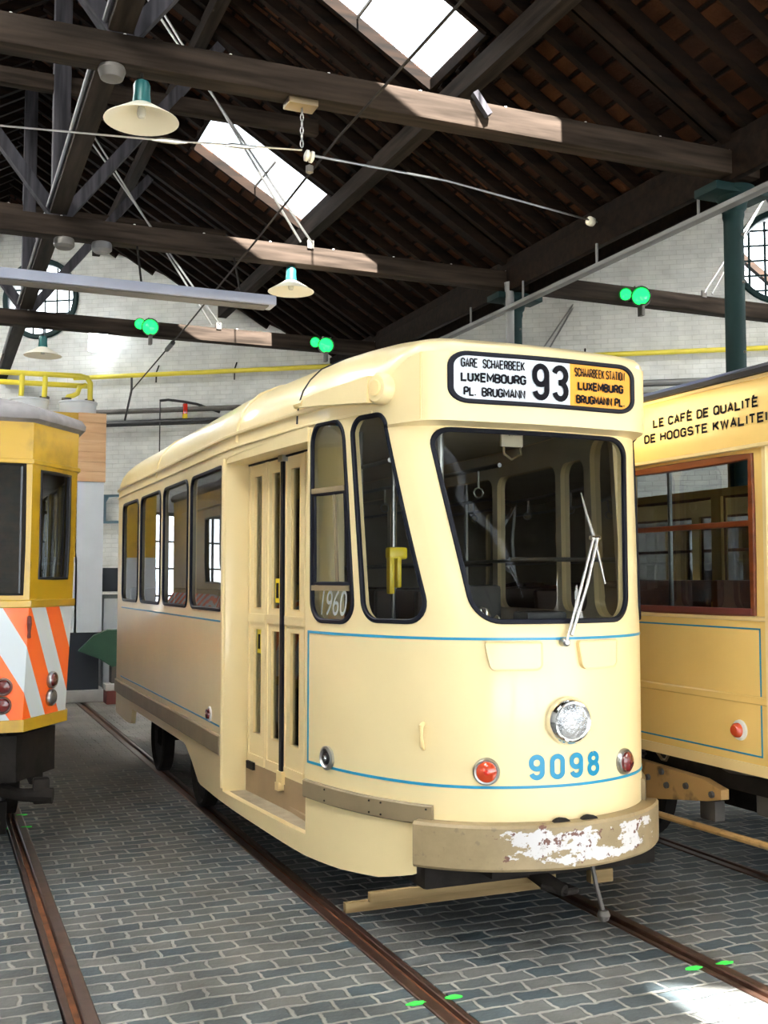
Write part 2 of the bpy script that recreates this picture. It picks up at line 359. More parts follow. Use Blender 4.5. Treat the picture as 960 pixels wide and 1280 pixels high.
def band(name, path, prof, fn, m, parent=None, closed=True, smooth=35, **props):
    """sweep a profile [(w,d)..] along a (u,v) path lying on the surface fn"""
    P = [Vector(p) for p in path]; N = len(P); rings = []
    for i in range(N):
        if closed: t = P[(i+1) % N]-P[i-1]
        else: t = P[min(i+1, N-1)]-P[max(i-1, 0)]
        t.normalize(); nrm = Vector((t.y, -t.x)); rings.append([fn(P[i].x+nrm.x*w, P[i].y+nrm.y*w, d) for w, d in prof])
    k = len(prof); b = MB(); fs = []
    for i in range(N if closed else N-1):
        j = (i+1) % N
        for q in range(k): fs.append((i*k+q, i*k+(q+1) % k, j*k+(q+1) % k, j*k+q))
    if not closed: fs += [tuple(range(k)), tuple((N-1)*k+q for q in range(k))]
    b.add([v for r in rings for v in r], fs)
    return b.build(name, m, parent, smooth, **props)
def rectprof(w, d0, d1, bev=.25):
    h = w/2; c = min(h, d1-d0)*bev
    return [(-h, d0), (-h, d1-c), (-h+c, d1), (h-c, d1), (h, d1-c), (h, d0)]
def text_uv(body, size, xs=1., shear=0., bold=0., space=1.):
    cu = bpy.data.curves.new('t', 'FONT'); cu.body = body; cu.size = size; cu.align_x = 'CENTER'; cu.shear = shear; cu.offset = bold; cu.space_character = space
    cu.resolution_u = 6; o = bpy.data.objects.new('t', cu); COL.objects.link(o); bpy.context.view_layer.update()
    me = bpy.data.meshes.new_from_object(o.evaluated_get(bpy.context.evaluated_depsgraph_get()))
    vs = [(v.co.x*xs, v.co.y) for v in me.vertices]; fs = [tuple(p.vertices) for p in me.polygons]
    bpy.data.objects.remove(o); bpy.data.curves.remove(cu); bpy.data.meshes.remove(me)
    x0 = min(v[0] for v in vs); x1 = max(v[0] for v in vs); y0 = min(v[1] for v in vs)
    return [(x-(x0+x1)/2, y) for x, y in vs], fs, x1-x0
def text_on(name, body, size, fn, m, parent, width=None, xs=1., shear=0., bold=0., space=1., **props):
    """fn(x,y)->point on the surface; x,y measured from the text's bottom centre; letters are thin solid shapes"""
    vs, fs, w = text_uv(body, size, xs, shear, bold, space)
    k = width/w if width else 1.
    b = MB(); b.v = [tuple(fn(x*k, y, .0035)) for x, y in vs]; b.f = fs[:]; b.mi = [0]*len(fs)
    me = bpy.data.meshes.new(name); me.from_pydata(b.v, [], b.f)
    return link(name, me, m, parent, None, **props)

def _arc(cx, cy, rx, ry, a0, a1, n=10): return [(cx+rx*cos(radians(a0+(a1-a0)*i/n)), cy+ry*sin(radians(a0+(a1-a0)*i/n))) for i in range(n+1)]
def _bowl(x0, x1, y0, y1, r=.5):       # rounded loop
    rx = r; ry = min(.26, (y1-y0)/2); return _arc(x1-rx, y1-ry, rx, ry, 0, 90, 6)+_arc(x0+rx, y1-ry, rx, ry, 90, 180, 6)+_arc(x0+rx, y0+ry, rx, ry, 180, 270, 6)+_arc(x1-rx, y0+ry, rx, ry, 270, 360, 6)+[(x1, y1-ry)]
_DB = lambda y0, y1: [(0, y0), (.6, y0)]+_arc(.6, (y0+y1)/2, .4, (y1-y0)/2, -90, 90, 8)+[(0, y1)]
GLY = {'A': [[(0, 0), (.5, 1), (1, 0)], [(.2, .32), (.8, .32)]], 'B': [[(0, 0), (0, 1)], _DB(0, .53), _DB(.53, 1)],
 'C': [_arc(.5, .74, .5, .26, 0, 180)+_arc(.5, .26, .5, .26, 180, 360)], 'D': [[(0, 0), (0, 1)], [(0, 0), (.45, 0)]+_arc(.45, .35, .55, .35, -90, 0, 5)+_arc(.45, .65, .55, .35, 0, 90, 5)+[(0, 1)]],
 'E': [[(1, 0), (0, 0), (0, 1), (1, 1)], [(0, .52), (.85, .52)]], 'F': [[(0, 0), (0, 1), (1, 1)], [(0, .52), (.85, .52)]],
 'G': [_arc(.5, .74, .5, .26, 0, 180)+_arc(.5, .26, .5, .26, 180, 360)+[(1, .48), (.55, .48)]], 'H': [[(0, 0), (0, 1)], [(1, 0), (1, 1)], [(0, .52), (1, .52)]],
 'I': [[(.0, 0), (.0, 1)]], 'K': [[(0, 0), (0, 1)], [(1, 1), (.05, .42)], [(.35, .6), (1, 0)]], 'L': [[(0, 1), (0, 0), (1, 0)]],
 'M': [[(0, 0), (0, 1), (.5, .3), (1, 1), (1, 0)]], 'N': [[(0, 0), (0, 1), (1, 0), (1, 1)]], 'O': [_bowl(0, 1, 0, 1)],
 'P': [[(0, 0), (0, 1)], _DB(.45, 1)], 'Q': [_bowl(0, 1, 0, 1), [(.6, .25), (1.08, -.06)]], 'R': [[(0, 0), (0, 1)], _DB(.48, 1), [(.55, .48), (1, 0)]],
 'S': [_arc(.5, .75, .5, .25, 10, 270, 12)[:-1]+_arc(.5, .25, .5, .25, 90, -170, 12)], 'T': [[(0, 1), (1, 1)], [(.5, 0), (.5, 1)]],
 'U': [[(0, 1), (0, .26)]+_arc(.5, .26, .5, .26, 180, 360)+[(1, 1)]], 'W': [[(0, 1), (.25, 0), (.5, .9), (.75, 0), (1, 1)]], 'X': [[(0, 0), (1, 1)], [(0, 1), (1, 0)]],
 '.': [[(0, 0), (0, .14)]], "'": [[(0, 1.18), (.4, 1.32)]],
 '0': [_bowl(0, 1, 0, 1)], '8': [_bowl(.04, .96, .53, 1), _bowl(0, 1, 0, .53)],
 '9': [_bowl(0, 1, .42, 1), [(1, .7), (1, .26)]+_arc(.5, .26, .5, .26, 0, -165)], '3': [_arc(.5, .76, .5, .24, 165, -90, 12)+[(.35, .52)], [(.35, .52)]+_arc(.5, .26, .5, .26, 90, -165, 12)]}
WID = {'I': 0., '.': .0, 'M': 1.25, 'W': 1.4, "'": .4}
def stroke_text(name, body, h, width, sw, fn, m, parent, tilt=0., gap=.42, **props):
    """plain block capitals drawn as strokes; fn(x,y)->surface point; x,y from the bottom centre"""
    adv = []; x = 0.
    for ch in body:
        if ch == ' ': x += .75; continue
        w = WID.get(ch, 1.); adv.append((ch, x, w, )); 
        if ch == 'É': pass
        x += w+gap
    tot = x-gap; k = width/tot; b = MB(); q = sw/2
    def poly(P, closed):
        P = [Vector(p) for p in P]; P = [p for i, p in enumerate(P) if i == 0 or (p-P[i-1]).length > 1e-5]
        if len(P) > 2 and (P[0]-P[-1]).length < 1e-5: P.pop(); closed = True
        n = len(P); L_ = []; 
        for i in range(n):
            a = P[(i-1) % n] if (closed or i > 0) else None; c = P[(i+1) % n] if (closed or i < n-1) else None
            d1 = (P[i]-a).normalized() if a is not None else None; d2 = (c-P[i]).normalized() if c is not None else None
            if d1 is None: d1 = d2
            if d2 is None: d2 = d1
            n1 = Vector((-d1.y, d1.x)); n2 = Vector((-d2.y, d2.x)); nn = n1+n2
            if nn.length < .2: nn = n1
            nn.normalize(); sc_ = min(1/max(nn.dot(n1), .3), 1.9); p = P[i]
            if not closed and i == 0: p = p-d2*q*.0
            L_.append((p+nn*q*sc_, p-nn*q*sc_))
        base = len(b.v); b.v += [tuple(fn(v.x, v.y, 0)) for pr in L_ for v in pr]
        for i in range(n if closed else n-1):
            j = (i+1) % n; b.f.append((base+2*i, base+2*i+1, base+2*j+1, base+2*j)); b.mi.append(0)
    for ch, x0, w in adv:
        for P in GLY['E' if ch == 'É' else ch]+(GLY["'"] if ch == 'É' else []):
            Q_ = [(((x0+px_*w)-tot/2)*k, q+py_*(h-2*q)) for px_, py_ in P]
            Q2 = []
            for a, c in zip(Q_[:-1], Q_[1:]):
                n = max(1, int(math.dist(a, c)/.03)); Q2 += [(a[0]+(c[0]-a[0])*i/n, a[1]+(c[1]-a[1])*i/n) for i in range(n)]
            poly(Q2+[Q_[-1]], False)
    me = bpy.data.meshes.new(name); me.from_pydata(b.v, [], b.f)
    return link(name, me, m, parent, None, **props)

# ------------------------------------------------------------------ plan outlines of vehicles
class Outline:
    """levels: list of (z, control points); outline runs rear-left-front-right; F(s,z,d)"""
    def __init__(self, levels, smooth=True, n=14):
        self.z = [l[0] for l in levels]; self.tab = []
        for _, P in levels:
            pts = []
            for i in range(len(P)-1):
                p0 = P[max(i-1, 0)]; p1 = P[i]; p2 = P[i+1]; p3 = P[min(i+2, len(P)-1)]
                for k in range(n):
                    t = k/n
                    if not smooth: pts.append((p1[0]+(p2[0]-p1[0])*t, p1[1]+(p2[1]-p1[1])*t)); continue
                    d1 = math.dist(p0, p1)**.5 or 1e-6; d2 = math.dist(p1, p2)**.5; d3 = math.dist(p2, p3)**.5 or 1e-6
                    if i == 0: d1 = d2
                    if i == len(P)-2: d3 = d2
                    r = []
                    for a in (0, 1):
                        m1 = ((p1[a]-p0[a])/d1-(p2[a]-p0[a])/(d1+d2)+(p2[a]-p1[a])/d2)*d2 if i > 0 else (p2[a]-p1[a])
                        m2 = ((p2[a]-p1[a])/d2-(p3[a]-p1[a])/(d2+d3)+(p3[a]-p2[a])/d3)*d2 if i < len(P)-2 else (p2[a]-p1[a])
                        r.append((2*t**3-3*t**2+1)*p1[a]+(t**3-2*t*t+t)*m1+(-2*t**3+3*t*t)*p2[a]+(t**3-t*t)*m2)
                    pts.append(tuple(r))
            pts.append(tuple(P[-1])); self.tab.append(pts)
        s = [0.]
        for a, b in zip(self.tab[0][:-1], self.tab[0][1:]): s.append(s[-1]+math.dist(a, b))
        self.s = s; self.L = s[-1]
        self.front = s[len(s)//2]
    def _p(self, tab, s):
        s = min(max(s, 0), self.L); S = self.s; lo, hi = 0, len(S)-1
        while hi-lo > 1:
            m = (lo+hi)//2
            if S[m] <= s: lo = m
            else: hi = m
        t = (s-S[lo])/((S[hi]-S[lo]) or 1); a = tab[lo]; b = tab[hi]; return (a[0]+(b[0]-a[0])*t, a[1]+(b[1]-a[1])*t)
    def xy(self, s, z):
        Z = self.z
        if z <= Z[0]: return self._p(self.tab[0], s)
        if z >= Z[-1]: return self._p(self.tab[-1], s)
        for i in range(len(Z)-1):
            if z <= Z[i+1]:
                t = (z-Z[i])/(Z[i+1]-Z[i]); a = self._p(self.tab[i], s); b = self._p(self.tab[i+1], s)
                return (a[0]+(b[0]-a[0])*t, a[1]+(b[1]-a[1])*t)
    def nrm(self, s, z, e=.012):
        a = self.xy(s-e, z); b = self.xy(s+e, z); tx, ty = b[0]-a[0], b[1]-a[1]; l = math.hypot(tx, ty) or 1
        return (ty/l, -tx/l)
    def F(self, s, z, d=0.):
        x, y = self.xy(s, z)
        if d: nx, ny = self.nrm(s, z); x += nx*d; y += ny*d
        return Vector((x, y, z))
    def s_at(self, val, z, axis, lo=None, hi=None):
        lo = 0 if lo is None else lo; hi = self.front if hi is None else hi; N = 400; best = None
        prev = self.xy(lo, z)[axis]-val
        for i in range(1, N+1):
            s = lo+(hi-lo)*i/N; c = self.xy(s, z)[axis]-val
            if prev*c <= 0 and c != prev: best = s-(hi-lo)/N*(c/(c-prev)); break
            prev = c
        return best if best is not None else hi
    def sY(self, Y, z, right=False):     # on a flank
        s0 = self.s_at(Y, z, 1, self.slo, self.front); return self.L-s0 if right else s0
    def sX(self, X, z):                  # on the front
        return self.s_at(X, z, 0, self.s_f0, self.L-self.s_f0)
def sym(P, XC): return P+[(2*XC-x, y) for x, y in reversed(P[:-1])]

# ================================================================== THE MAIN TRAM
XC = 2.99
rear = [(XC, 13.3), (2.45, 13.2), (2.06, 12.85), (1.90, 12.3), (1.87, 11.85), (1.87, 10.5), (1.87, 9.0), (1.87, 7.9), (1.87, 7.38), (1.915, 6.75)]
T0 = sym(rear+[(2.0, 5.95), (2.075, 5.6), (2.185, 5.3), (2.34, 5.04), (2.52, 4.885), (2.75, 4.79), (XC, 4.755)], XC)
T1 = sym(rear+[(2.01, 5.97), (2.065, 5.7), (2.145, 5.43), (2.245, 5.21), (2.37, 5.115), (2.68, 5.075), (XC, 5.06)], XC)
T2 = sym(rear+[(2.01, 5.97), (2.065, 5.7), (2.145, 5.43), (2.232, 5.17), (2.345, 4.99), (2.68, 4.945), (XC, 4.93)], XC)
T = Outline([(1.58, T0), (2.660, T1), (2.672, T2)])
T.slo = T.s_at(12.3, 1., 1, 0, T.front); T.s_f0 = T.s_at(2.2, 1., 0, T.slo, T.front)
tram = thing('tram', 'cream rounded-front tram with route 93 sign and blue number 9098', 'tram', (XC, 9.0, 0))
F = T.F
sA = T.sY(7.38, 1.); sB = T.sY(5.97, 1.); Lm = T.L
def zbot(s):
    """lower edge of the skirt"""
    if s > Lm/2: s = Lm-s
    x, y = T.xy(s, .5)
    tab = [(14, .43), (11.5, .40), (11.12, .40), (11.05, .56), (8.6, .56), (8.35, .46), (8.1, .33), (7.38, .325), (6.6, .30), (5.97, .28), (5.6, .285), (5.3, .305), (5.12, .35), (5.02, .40), (4.0, .41)]
    for (a, za), (b, zb) in zip(tab[:-1], tab[1:]):
        if a >= y >= b: t = (a-y)/(a-b); return za+(zb-za)*t
    return .4
def ztop(s):
    if s > Lm/2: s = Lm-s
    x, y = T.xy(s, 2.7)
    if y > 8: return 2.84
    t = min(1, max(0, (5.42-y)/.40)); return 2.84+.19*t*t*(3-2*t)
N = 260
outer = [(Lm*i/N, zbot(Lm*i/N)) for i in range(N+1)]+[(Lm*i/N, ztop(Lm*i/N)) for i in range(N, -1, -1)]
holes = []; winpolys = {}
def flank(y0, y1, z0, z1, r, right=False):
    a = T.sY(y0, 2.0, right); b = T.sY(y1, 2.0, right)
    return densify(rounded([(a, z0), (b, z0), (b, z1), (a, z1)], r), .06)
side_w = [(10.83+.93, 10.83), (10.69, 9.70), (9.56, 8.57), (8.45, 7.385+.03)]
for i, (a, b) in enumerate(side_w): winpolys['L%d' % i] = flank(a, b, 1.64, 2.65, .09)
e1a, e1b = T.sY(5.90, 1.6), T.sY(5.49, 1.6)
winpolys['Q1'] = densify(rounded([(e1a, 1.62), (e1b, 1.62), (e1b, 2.745), (e1a, 2.745)], .12, 8), .06)
qs = T.sY(5.41, 1.6); qd = T.s_at(2.355, 1.6, 0, T.slo, T.front); qt = T.s_at(2.215, 2.5, 0, T.slo, T.front)
winpolys['Q2'] = densify(rounded([(qs, 1.635), (qd, 1.635), (qt, 2.735), (qs, 2.735)], [.10, .12, .09, .09], 8), .06)
winpolys['W'] = densify(rounded([(T.s_at(2.535, 1.64, 0, T.slo, T.front), 1.64), (Lm-T.s_at(2.535, 1.64, 0, T.slo, T.front), 1.64),
                                 (Lm-T.s_at(2.385, 2.60, 0, T.slo, T.front), 2.642), (T.s_at(2.385, 2.60, 0, T.slo, T.front), 2.642)], [.13, .13, .10, .10], 8), .06)
mir = lambda poly: [(Lm-x, z) for x, z in reversed(poly)]
winpolys['R1'] = mir(winpolys['Q1']); winpolys['R2'] = mir(winpolys['Q2'])
for i, (a, b) in enumerate([(x, x-.99) for x in (11.76, 10.69, 9.62, 8.55, 7.48)]+[(6.41, 6.02)]):
    winpolys['S%d' % i] = mir(flank(a-.02, b-.02 if i < 5 else b, 1.64, 2.65, .09))
winpolys['B'] = densify(rounded([(Lm-.55, 1.7), (Lm+.0, 1.7), (Lm+.0, 2.6), (Lm-.55, 2.6)], [.0, 0, 0, 0]), .1)
del winpolys['B']
door_hole = densify(rounded([(sA, .40), (sB, .40), (sB, 2.735), (sA, 2.70)], [.0, .0, .07, .07]), .06)
us = [Lm*i/150 for i in range(1, 150)]+[T.s_f0-.4+(Lm-2*T.s_f0+.8)*i/70 for i in range(71)]
vs_ = [.45, .6, .75, .9, 1.1, 1.3, 1.5, 1.58, 1.75, 1.95, 2.15, 2.35, 2.5, 2.6, 2.7, 2.76, 2.88, 2.95]
fl = lambda z, a=T.s_f0-.25: [(a+(Lm-2*a)*i/60, z) for i in range(61)]
body = plate('body_shell', outer, list(winpolys.values())+[door_hole], F, us, vs_, .045, [M['cream'], M['inner']], tram, 38,
             lines=[fl(2.660), fl(2.672)], inner_mi=1)
# roof
prS = [(0, 0), (.012, .07), (.035, .14), (.08, .21), (.15, .28), (.27, .34), (.45, .385), (.7, .41), (1, .42)]
prF = [(0, 0), (.006, .03), (.025, .055), (.07, .075), (.15, .10), (.27, .14), (.45, .18), (.7, .215), (1, .23)]
b = MB(); NS = 240; RN = []
for k in range(len(prS)):
    ring = []
    for i in range(NS+1):
        s = Lm*i/NS; x, y = T.xy(s, 2.8); t = (ztop(s)-2.84)/.19
        f_ = prS[k][0]*(1-t)+prF[k][0]*t; h = prS[k][1]*(1-t)+prF[k][1]*t
        yc = min(max(y, 6.05), 12.2); ring.append((x+(XC-x)*f_, y+(yc-y)*f_, ztop(s)+h))
    RN.append(ring)
for k in range(len(RN)-1):
    n = len(b.v); b.v += RN[k]+RN[k+1]; q = NS+1
    fs = [(n+i, n+i+1, n+q+i+1, n+q+i) for i in range(NS)]; b.f += fs; b.mi += [0]*len(fs)
me = b.mesh('roof'); bm = bmesh.new(); bm.from_mesh(me); bmesh.ops.remove_doubles(bm, verts=bm.verts, dist=.0005); bmesh.ops.recalc_face_normals(bm, faces=bm.faces); bm.to_mesh(me); bm.free()
link('roof', me, M['cream'], tram, 60)
def roofpt(s, k, lift=0.):
    i = s/Lm*NS; i0 = int(i); t = i-i0; a = Vector(RN[k][i0]); c = Vector(RN[k][min(i0+1, NS)]); p = a+(c-a)*t
    return p+Vector((0, 0, lift))
# windows: gasket, pane
gp = rectprof(.026, -.01, .011, .4)
def window(key, name, gm='glass', bars=False):
    P = winpolys[key]
    g = band(name, P, gp, F, M['rubber'], tram)
    plate('pane', P, [], lambda u, v, d: F(u, v, -.012+d), [Lm*i/150 for i in range(150)] if key in 'W' else (), [1.8, 2.1, 2.4], 0, M[gm], g, 60)
    return g
for k in winpolys: window(k, 'windscreen_gasket' if k == 'W' else 'window_gasket', 'glassclear' if k in ('W', 'Q2', 'R2') else 'glass')
# sliding vent in the first side window
for z in (2.36, 1.805): MB().add(*[[F(s_, z_, d_) for s_ in (e1a+.012, e1b-.012) for z_ in (z-.015, z+.015) for d_ in (-.01, .012)], [(0, 1, 3, 2), (4, 6, 7, 5), (0, 2, 6, 4), (1, 5, 7, 3), (0, 4, 5, 1), (2, 3, 7, 6)]]).build('vent_frame', M['taupe'], tram, 30)
g = MB(); P = [(e1a+.03, 1.83), (e1b-.025, 1.83), (e1b-.025, 2.34), (e1a+.03, 2.34)]
band('vent_sash', densify(P, .1), rectprof(.022, -.01, .006), F, M['rubber'], tram)
g = MB(); sm = e1a+(e1b-e1a)*.66
g.add([F(s_, z_, d_) for s_ in (sm-.01, sm+.01) for z_ in (1.84, 2.33) for d_ in (-.012, .002)], [(0, 1, 3, 2), (4, 6, 7, 5), (0, 2, 6, 4), (1, 5, 7, 3), (0, 4, 5, 1), (2, 3, 7, 6)]); g.build('vent_bar', M['taupe'], tram, 30)
text_on('window_date', '1960', .20, lambda x, y, d: F((e1a+e1b)/2+.03+x, 1.655+y, .002), M['etched'], tram, width=.27, shear=.35, label='pale etched 1960 numerals')
# blue lines
def line(pts, w=.014, name='blue_line', m='blue', d=.003): 
    return band(name, densify(pts+[pts[-1]], .05)[:-1] if False else pts, [(-w/2, -.002), (-w/2, d), (w/2, d), (w/2, -.002)], F, M[m], tram, False, None)
def spts(s0, s1, z, n=90): return [(s0+(s1-s0)*i/n, z) for i in range(n+1)]
s_bl = T.sY(5.94, 1.5)
line(spts(s_bl, Lm-s_bl, 1.553)); line(spts(s_bl, Lm-s_bl, .815)); line([(s_bl, .808), (s_bl, 1.2), (s_bl, 1.56)])
line([(Lm-s_bl, .808), (Lm-s_bl, 1.2), (Lm-s_bl, 1.56)])
s_r0, s_r1 = T.sY(11.8, 1.5), T.sY(7.44, 1.5)
line(spts(s_r0, s_r1, 1.56, 30), .012); line(spts(s_r0, s_r1, .83, 30), .012); line([(s_r1, .824), (s_r1, 1.2), (s_r1, 1.566)], .010)
# mouldings and gutter
for z, dd, w in ((2.755, .012, .016), (2.842, .02, .026)):
    band('gutter_rail', spts(T.sY(12.3, 2.7), T.sY(5.36, 2.7), z, 80), rectprof(w, -.004, dd, .4), F, M['cream'], tram, False)
    band('gutter_rail', spts(Lm-T.sY(12.3, 2.7), Lm-T.sY(5.36, 2.7), z, 80), rectprof(w, -.004, dd, .4), F, M['cream'], tram, False)
sc = T.s_at(2.30, 2.8, 0, T.slo, T.front)
for ss in (sc, Lm-sc): band('cap_seam', [(ss, 2.68+.35*i/6) for i in range(7)], [(-.005, -.003), (-.004, .005), (.004, .005), (.005, -.003)], F, M['cream_pale'], tram, False)
# vertical post beside the door
band('door_post_moulding', [(sA-.03, .42+i*.38) for i in range(7)], rectprof(.05, -.004, .014, .5), F, M['cream'], tram, False)
# rub rails
rb = rectprof(.135, -.004, .022, .3)
band('rub_rail', spts(T.sY(12.2, .7), T.sY(7.42, .7), .705, 60), rb, F, M['taupe'], tram, False)
sb1 = T.s_at(2.36, .6, 0, T.slo, T.front)
rr = band('rub_rail', spts(sB+.01, sb1, .665, 24), rectprof(.10, -.004, .024, .25), F, M['taupe'], tram, False)
for ss in (.25, .62, .70, .97):
    for dz in (-.03, .03): p = F(sB+(sb1-sB)*ss, .665+dz, .024); n = Vector((*T.nrm(sB+(sb1-sB)*ss, .66), 0)); MB().lathe([(.006, 0), (.005, .004)], p, n, 8).build('screw', M['darkmetal'], rr)
band('rub_rail', spts(Lm-T.sY(12.2, .7), Lm-sb1, .69, 80), rb, F, M['taupe'], tram, False)
# bumper
bs0 = T.s_at(2.315, .5, 0, T.slo, T.front)
def Fb(s, z, d): return F(s, z, d)
pb = [(-.112, .0), (-.112, .078), (-.098, .088), (.098, .088), (.112, .078), (.112, .0)]
bp_ = band('bumper', spts(bs0, Lm-bs0, .532, 70), pb, Fb, M['bumper'], tram, False, 30, label='taupe bumper with flaking white paint')
for xx in (2.93, 3.09):
    p = F(T.sX(xx, .66), .60, .03); MB().lathe([(.062, -.02), (.066, .012), (.05, .016), (.0, .016)], p, (0, -1, 0), 20).build('round_cap', M['darkmetal'], tram)
# step well, door
def off(s, z, d): return F(s, z, d)
def dpl(y): return 2.045+.085*(7.38-y)       # door plane
def boxd(bb, y0, y1, z0, z1, d0, d1, mi=0):
    """box lying on the door plane; d is distance towards the street"""
    vs = [(dpl(y)-d, y, z) for y in (y0, y1) for z in (z0, z1) for d in (d0, d1)]
    bb.add(vs, [(0, 1, 3, 2), (4, 6, 7, 5), (0, 2, 6, 4), (1, 5, 7, 3), (0, 4, 5, 1), (2, 3, 7, 6)], mi)
def wedge(name, ys, zlo, zhi, m, x_in=.0, lip=0.):
    bb = MB(); n = len(ys); vs = []
    for y in ys:
        xo = T.xy(T.sY(y, 1.), 1.)[0]+.004; xi = dpl(y)+x_in
        vs += [(xo, y, zlo), (xi, y, zlo), (xi, y, zhi), (xo, y, zhi)]
    fs = []
    for i in range(n-1):
        for k in range(4): fs.append((i*4+k, i*4+(k+1) % 4, (i+1)*4+(k+1) % 4, (i+1)*4+k))
    fs += [(0, 1, 2, 3), tuple((n-1)*4+k for k in range(4))]
    bb.add(vs, fs); return bb.build(name, m, tram, 30)
ys = [7.38-1.41*i/8 for i in range(9)]
wedge('step_tread', ys, .365, .398, M['step'], .05)
wedge('door_header', ys, 2.66, 2.76, M['cream'], .04)
bb = MB(); boxd(bb, 7.38, 5.97, .398, .60, -.03, .012); bb.build('step_riser', M['riser'], tram)
for yy, yb, nm in ((7.38, 7.42, 'door_jamb'), (5.93, 5.97, 'door_jamb')):
    bb = MB(); x0 = T.xy(T.sY(yy, 1.), 1.)[0]+.006; bb.box(x0, yy, .37, dpl(yy)+.05, yb, 2.74, bev=.004); bb.build(nm, M['cream'], tram)
# four folding door panels
edges = [7.37, 7.03, 6.715, 6.37, 6.0]
slots = []
for i in range(4):
    y0, y1 = edges[i]-.005, edges[i+1]+.005; bb = MB(); ym = (y0+y1)/2
    sy0, sy1 = ym+.075, ym-.075
    zs = [.585, .80, 1.52, 1.655, 2.57, 2.655]
    boxd(bb, y0, sy0, zs[0], zs[5], -.035, 0); boxd(bb, sy1, y1, zs[0], zs[5], -.035, 0)
    for a, c in ((0, 1), (2, 3), (4, 5)): boxd(bb, sy0, sy1, zs[a], zs[c], -.035, 0)
    boxd(bb, y0-.01, y1+.01, 1.56, 1.62, 0, .012); boxd(bb, y0-.01, y1+.01, .60, .66, 0, .012)
    for yy in (y0, y1): boxd(bb, yy-.02 if yy == y0 else yy, yy if yy == y0 else yy+.02, .66, 2.655, 0, .01)
    leaf = bb.build('door_leaf', M['cream'], tram, 30)
    for a, c in ((.80, 1.52), (1.655, 2.57)):
        pn = MB(); boxd(pn, sy0, sy1, a, c, -.02, -.014); pn.build('pane', M['glass'], leaf)
        fr = MB()
        for q in ((sy0, sy0-.007, a, c), (sy1+.007, sy1, a, c), (sy0, sy1, a, a+.007), (sy0, sy1, c-.007, c)): boxd(fr, q[0], q[1], q[2], q[3], -.02, .003)
        fr.build('pane_trim', M['cream_pale'], leaf)
    if i in (0, 1):
        st = MB(); zc = 1.43 if i == 0 else 1.78; boxd(st, ym+.035, ym-.035, zc-.08, zc+.08, -.014, -.011); st.build('warning_sticker', M['brightyellow'], leaf, label='small yellow sticker')
        st = MB(); boxd(st, ym+.02, ym-.02, zc-.05, zc+.05, -.011, -.009); st.build('sticker_symbol', M['ink'], leaf)
bb = MB(); boxd(bb, 6.735, 6.695, .55, 2.66, -.03, .028); bb.build('door_seal', M['rubber'], tram)
bb = MB(); boxd(bb, 7.37, 6.0, 2.648, 2.662, -.03, .014); bb.build('door_top_seal', M['rubber'], tram)
bb = MB(); boxd(bb, 6.76, 6.67, .55, .63, .0, .035); boxd(bb, 6.745, 6.685, .51, .56, .0, .05); bb.build('door_latch', M['cream_pale'], tram)
bb = MB(); boxd(bb, 6.60, 6.15, .56, .60, -.02, .01); boxd(bb, 7.33, 7.2, .56, .61, -.02, .03); bb.build('door_hinge', M['darkmetal'], tram)
bb = MB(); boxd(bb, 6.75, 6.68, 2.62, 2.68, .0, .04); bb.build('door_catch', M['alu'], tram)
# headlamp
def disc(name, prof, c, ax, m, parent, n=28, **kw): return MB().lathe(prof, c, ax, n).build(name, m, parent, 40, **kw)
hp = F(T.sX(2.985, 1.14), 1.14); ax = Vector((-.03, -1, 0)).normalized()
hl = disc('headlamp', [(.085, -.03), (.118, -.01), (.122, .02), (.116, .045), (.102, .062), (.094, .058)], hp, ax, M['chrome'], tram)
disc('lamp_lens', [(.096, .05), (.085, .062), (.06, .072), (.03, .078), (.001, .08)], hp, ax, M['lens'], hl)
disc('bulb_cap', [(.012, .06), (.012, .08), (.001, .084)], hp, ax, M['chrome'], hl)
for xx, mm, lb in ((2.575, 'orange', 'orange lamp, left of the number'), (3.385, 'darkred', 'dark red lamp, right of the number')):
    s_ = T.sX(xx, .9); p = F(s_, .895); n = Vector((*T.nrm(s_, .9), 0))
    tl = disc('tail_lamp', [(.055, -.02), (.068, -.005), (.068, .015), (.060, .026), (.052, .024)], p, n, M['alu'], tram, label=lb)
    disc('lamp_lens', [(.053, .02), (.050, .034), (.035, .044), (.001, .048)], p, n, M[mm], tl)
    disc('lens_centre', [(.014, .04), (.012, .052), (.001, .054)], p, n, M['red'] if mm == 'orange' else M['darkred'], tl)
# number
for i, ch in enumerate('9098'):
    xc = 2.76+.057+i*.1105
    stroke_text('fleet_numeral', ch, .127, .058, .025, lambda x, y, d, xc=xc: F(T.sX(xc, .9)+x, .848+y, .004), M['bluenum'], tram)
# flaps
for (pl) in ([(2.575, 1.535), (2.60, 1.40), (2.845, 1.40), (2.845, 1.535)], [(3.05, 1.535), (3.075, 1.40), (3.315, 1.40), (3.32, 1.535)]):
    q = rounded([(T.sX(x, 1.45), z) for x, z in pl], [.01, .035, .03, .01]); q = densify(q, .05)
    plate('vent_flap', q, [], lambda u, v, d: F(u, v, .018+d), [T.sX(2.6+i*.06, 1.45) for i in range(13)], [1.45], .018, M['cream'], tram, 30)
    band('flap_shade_bead', q, [(-.005, -.002), (-.005, .021), (.004, .023), (.006, .016), (.006, -.002)], F, M['cream_pale'], tram)  # slightly darker bead painted in for the shadow outline of each flap
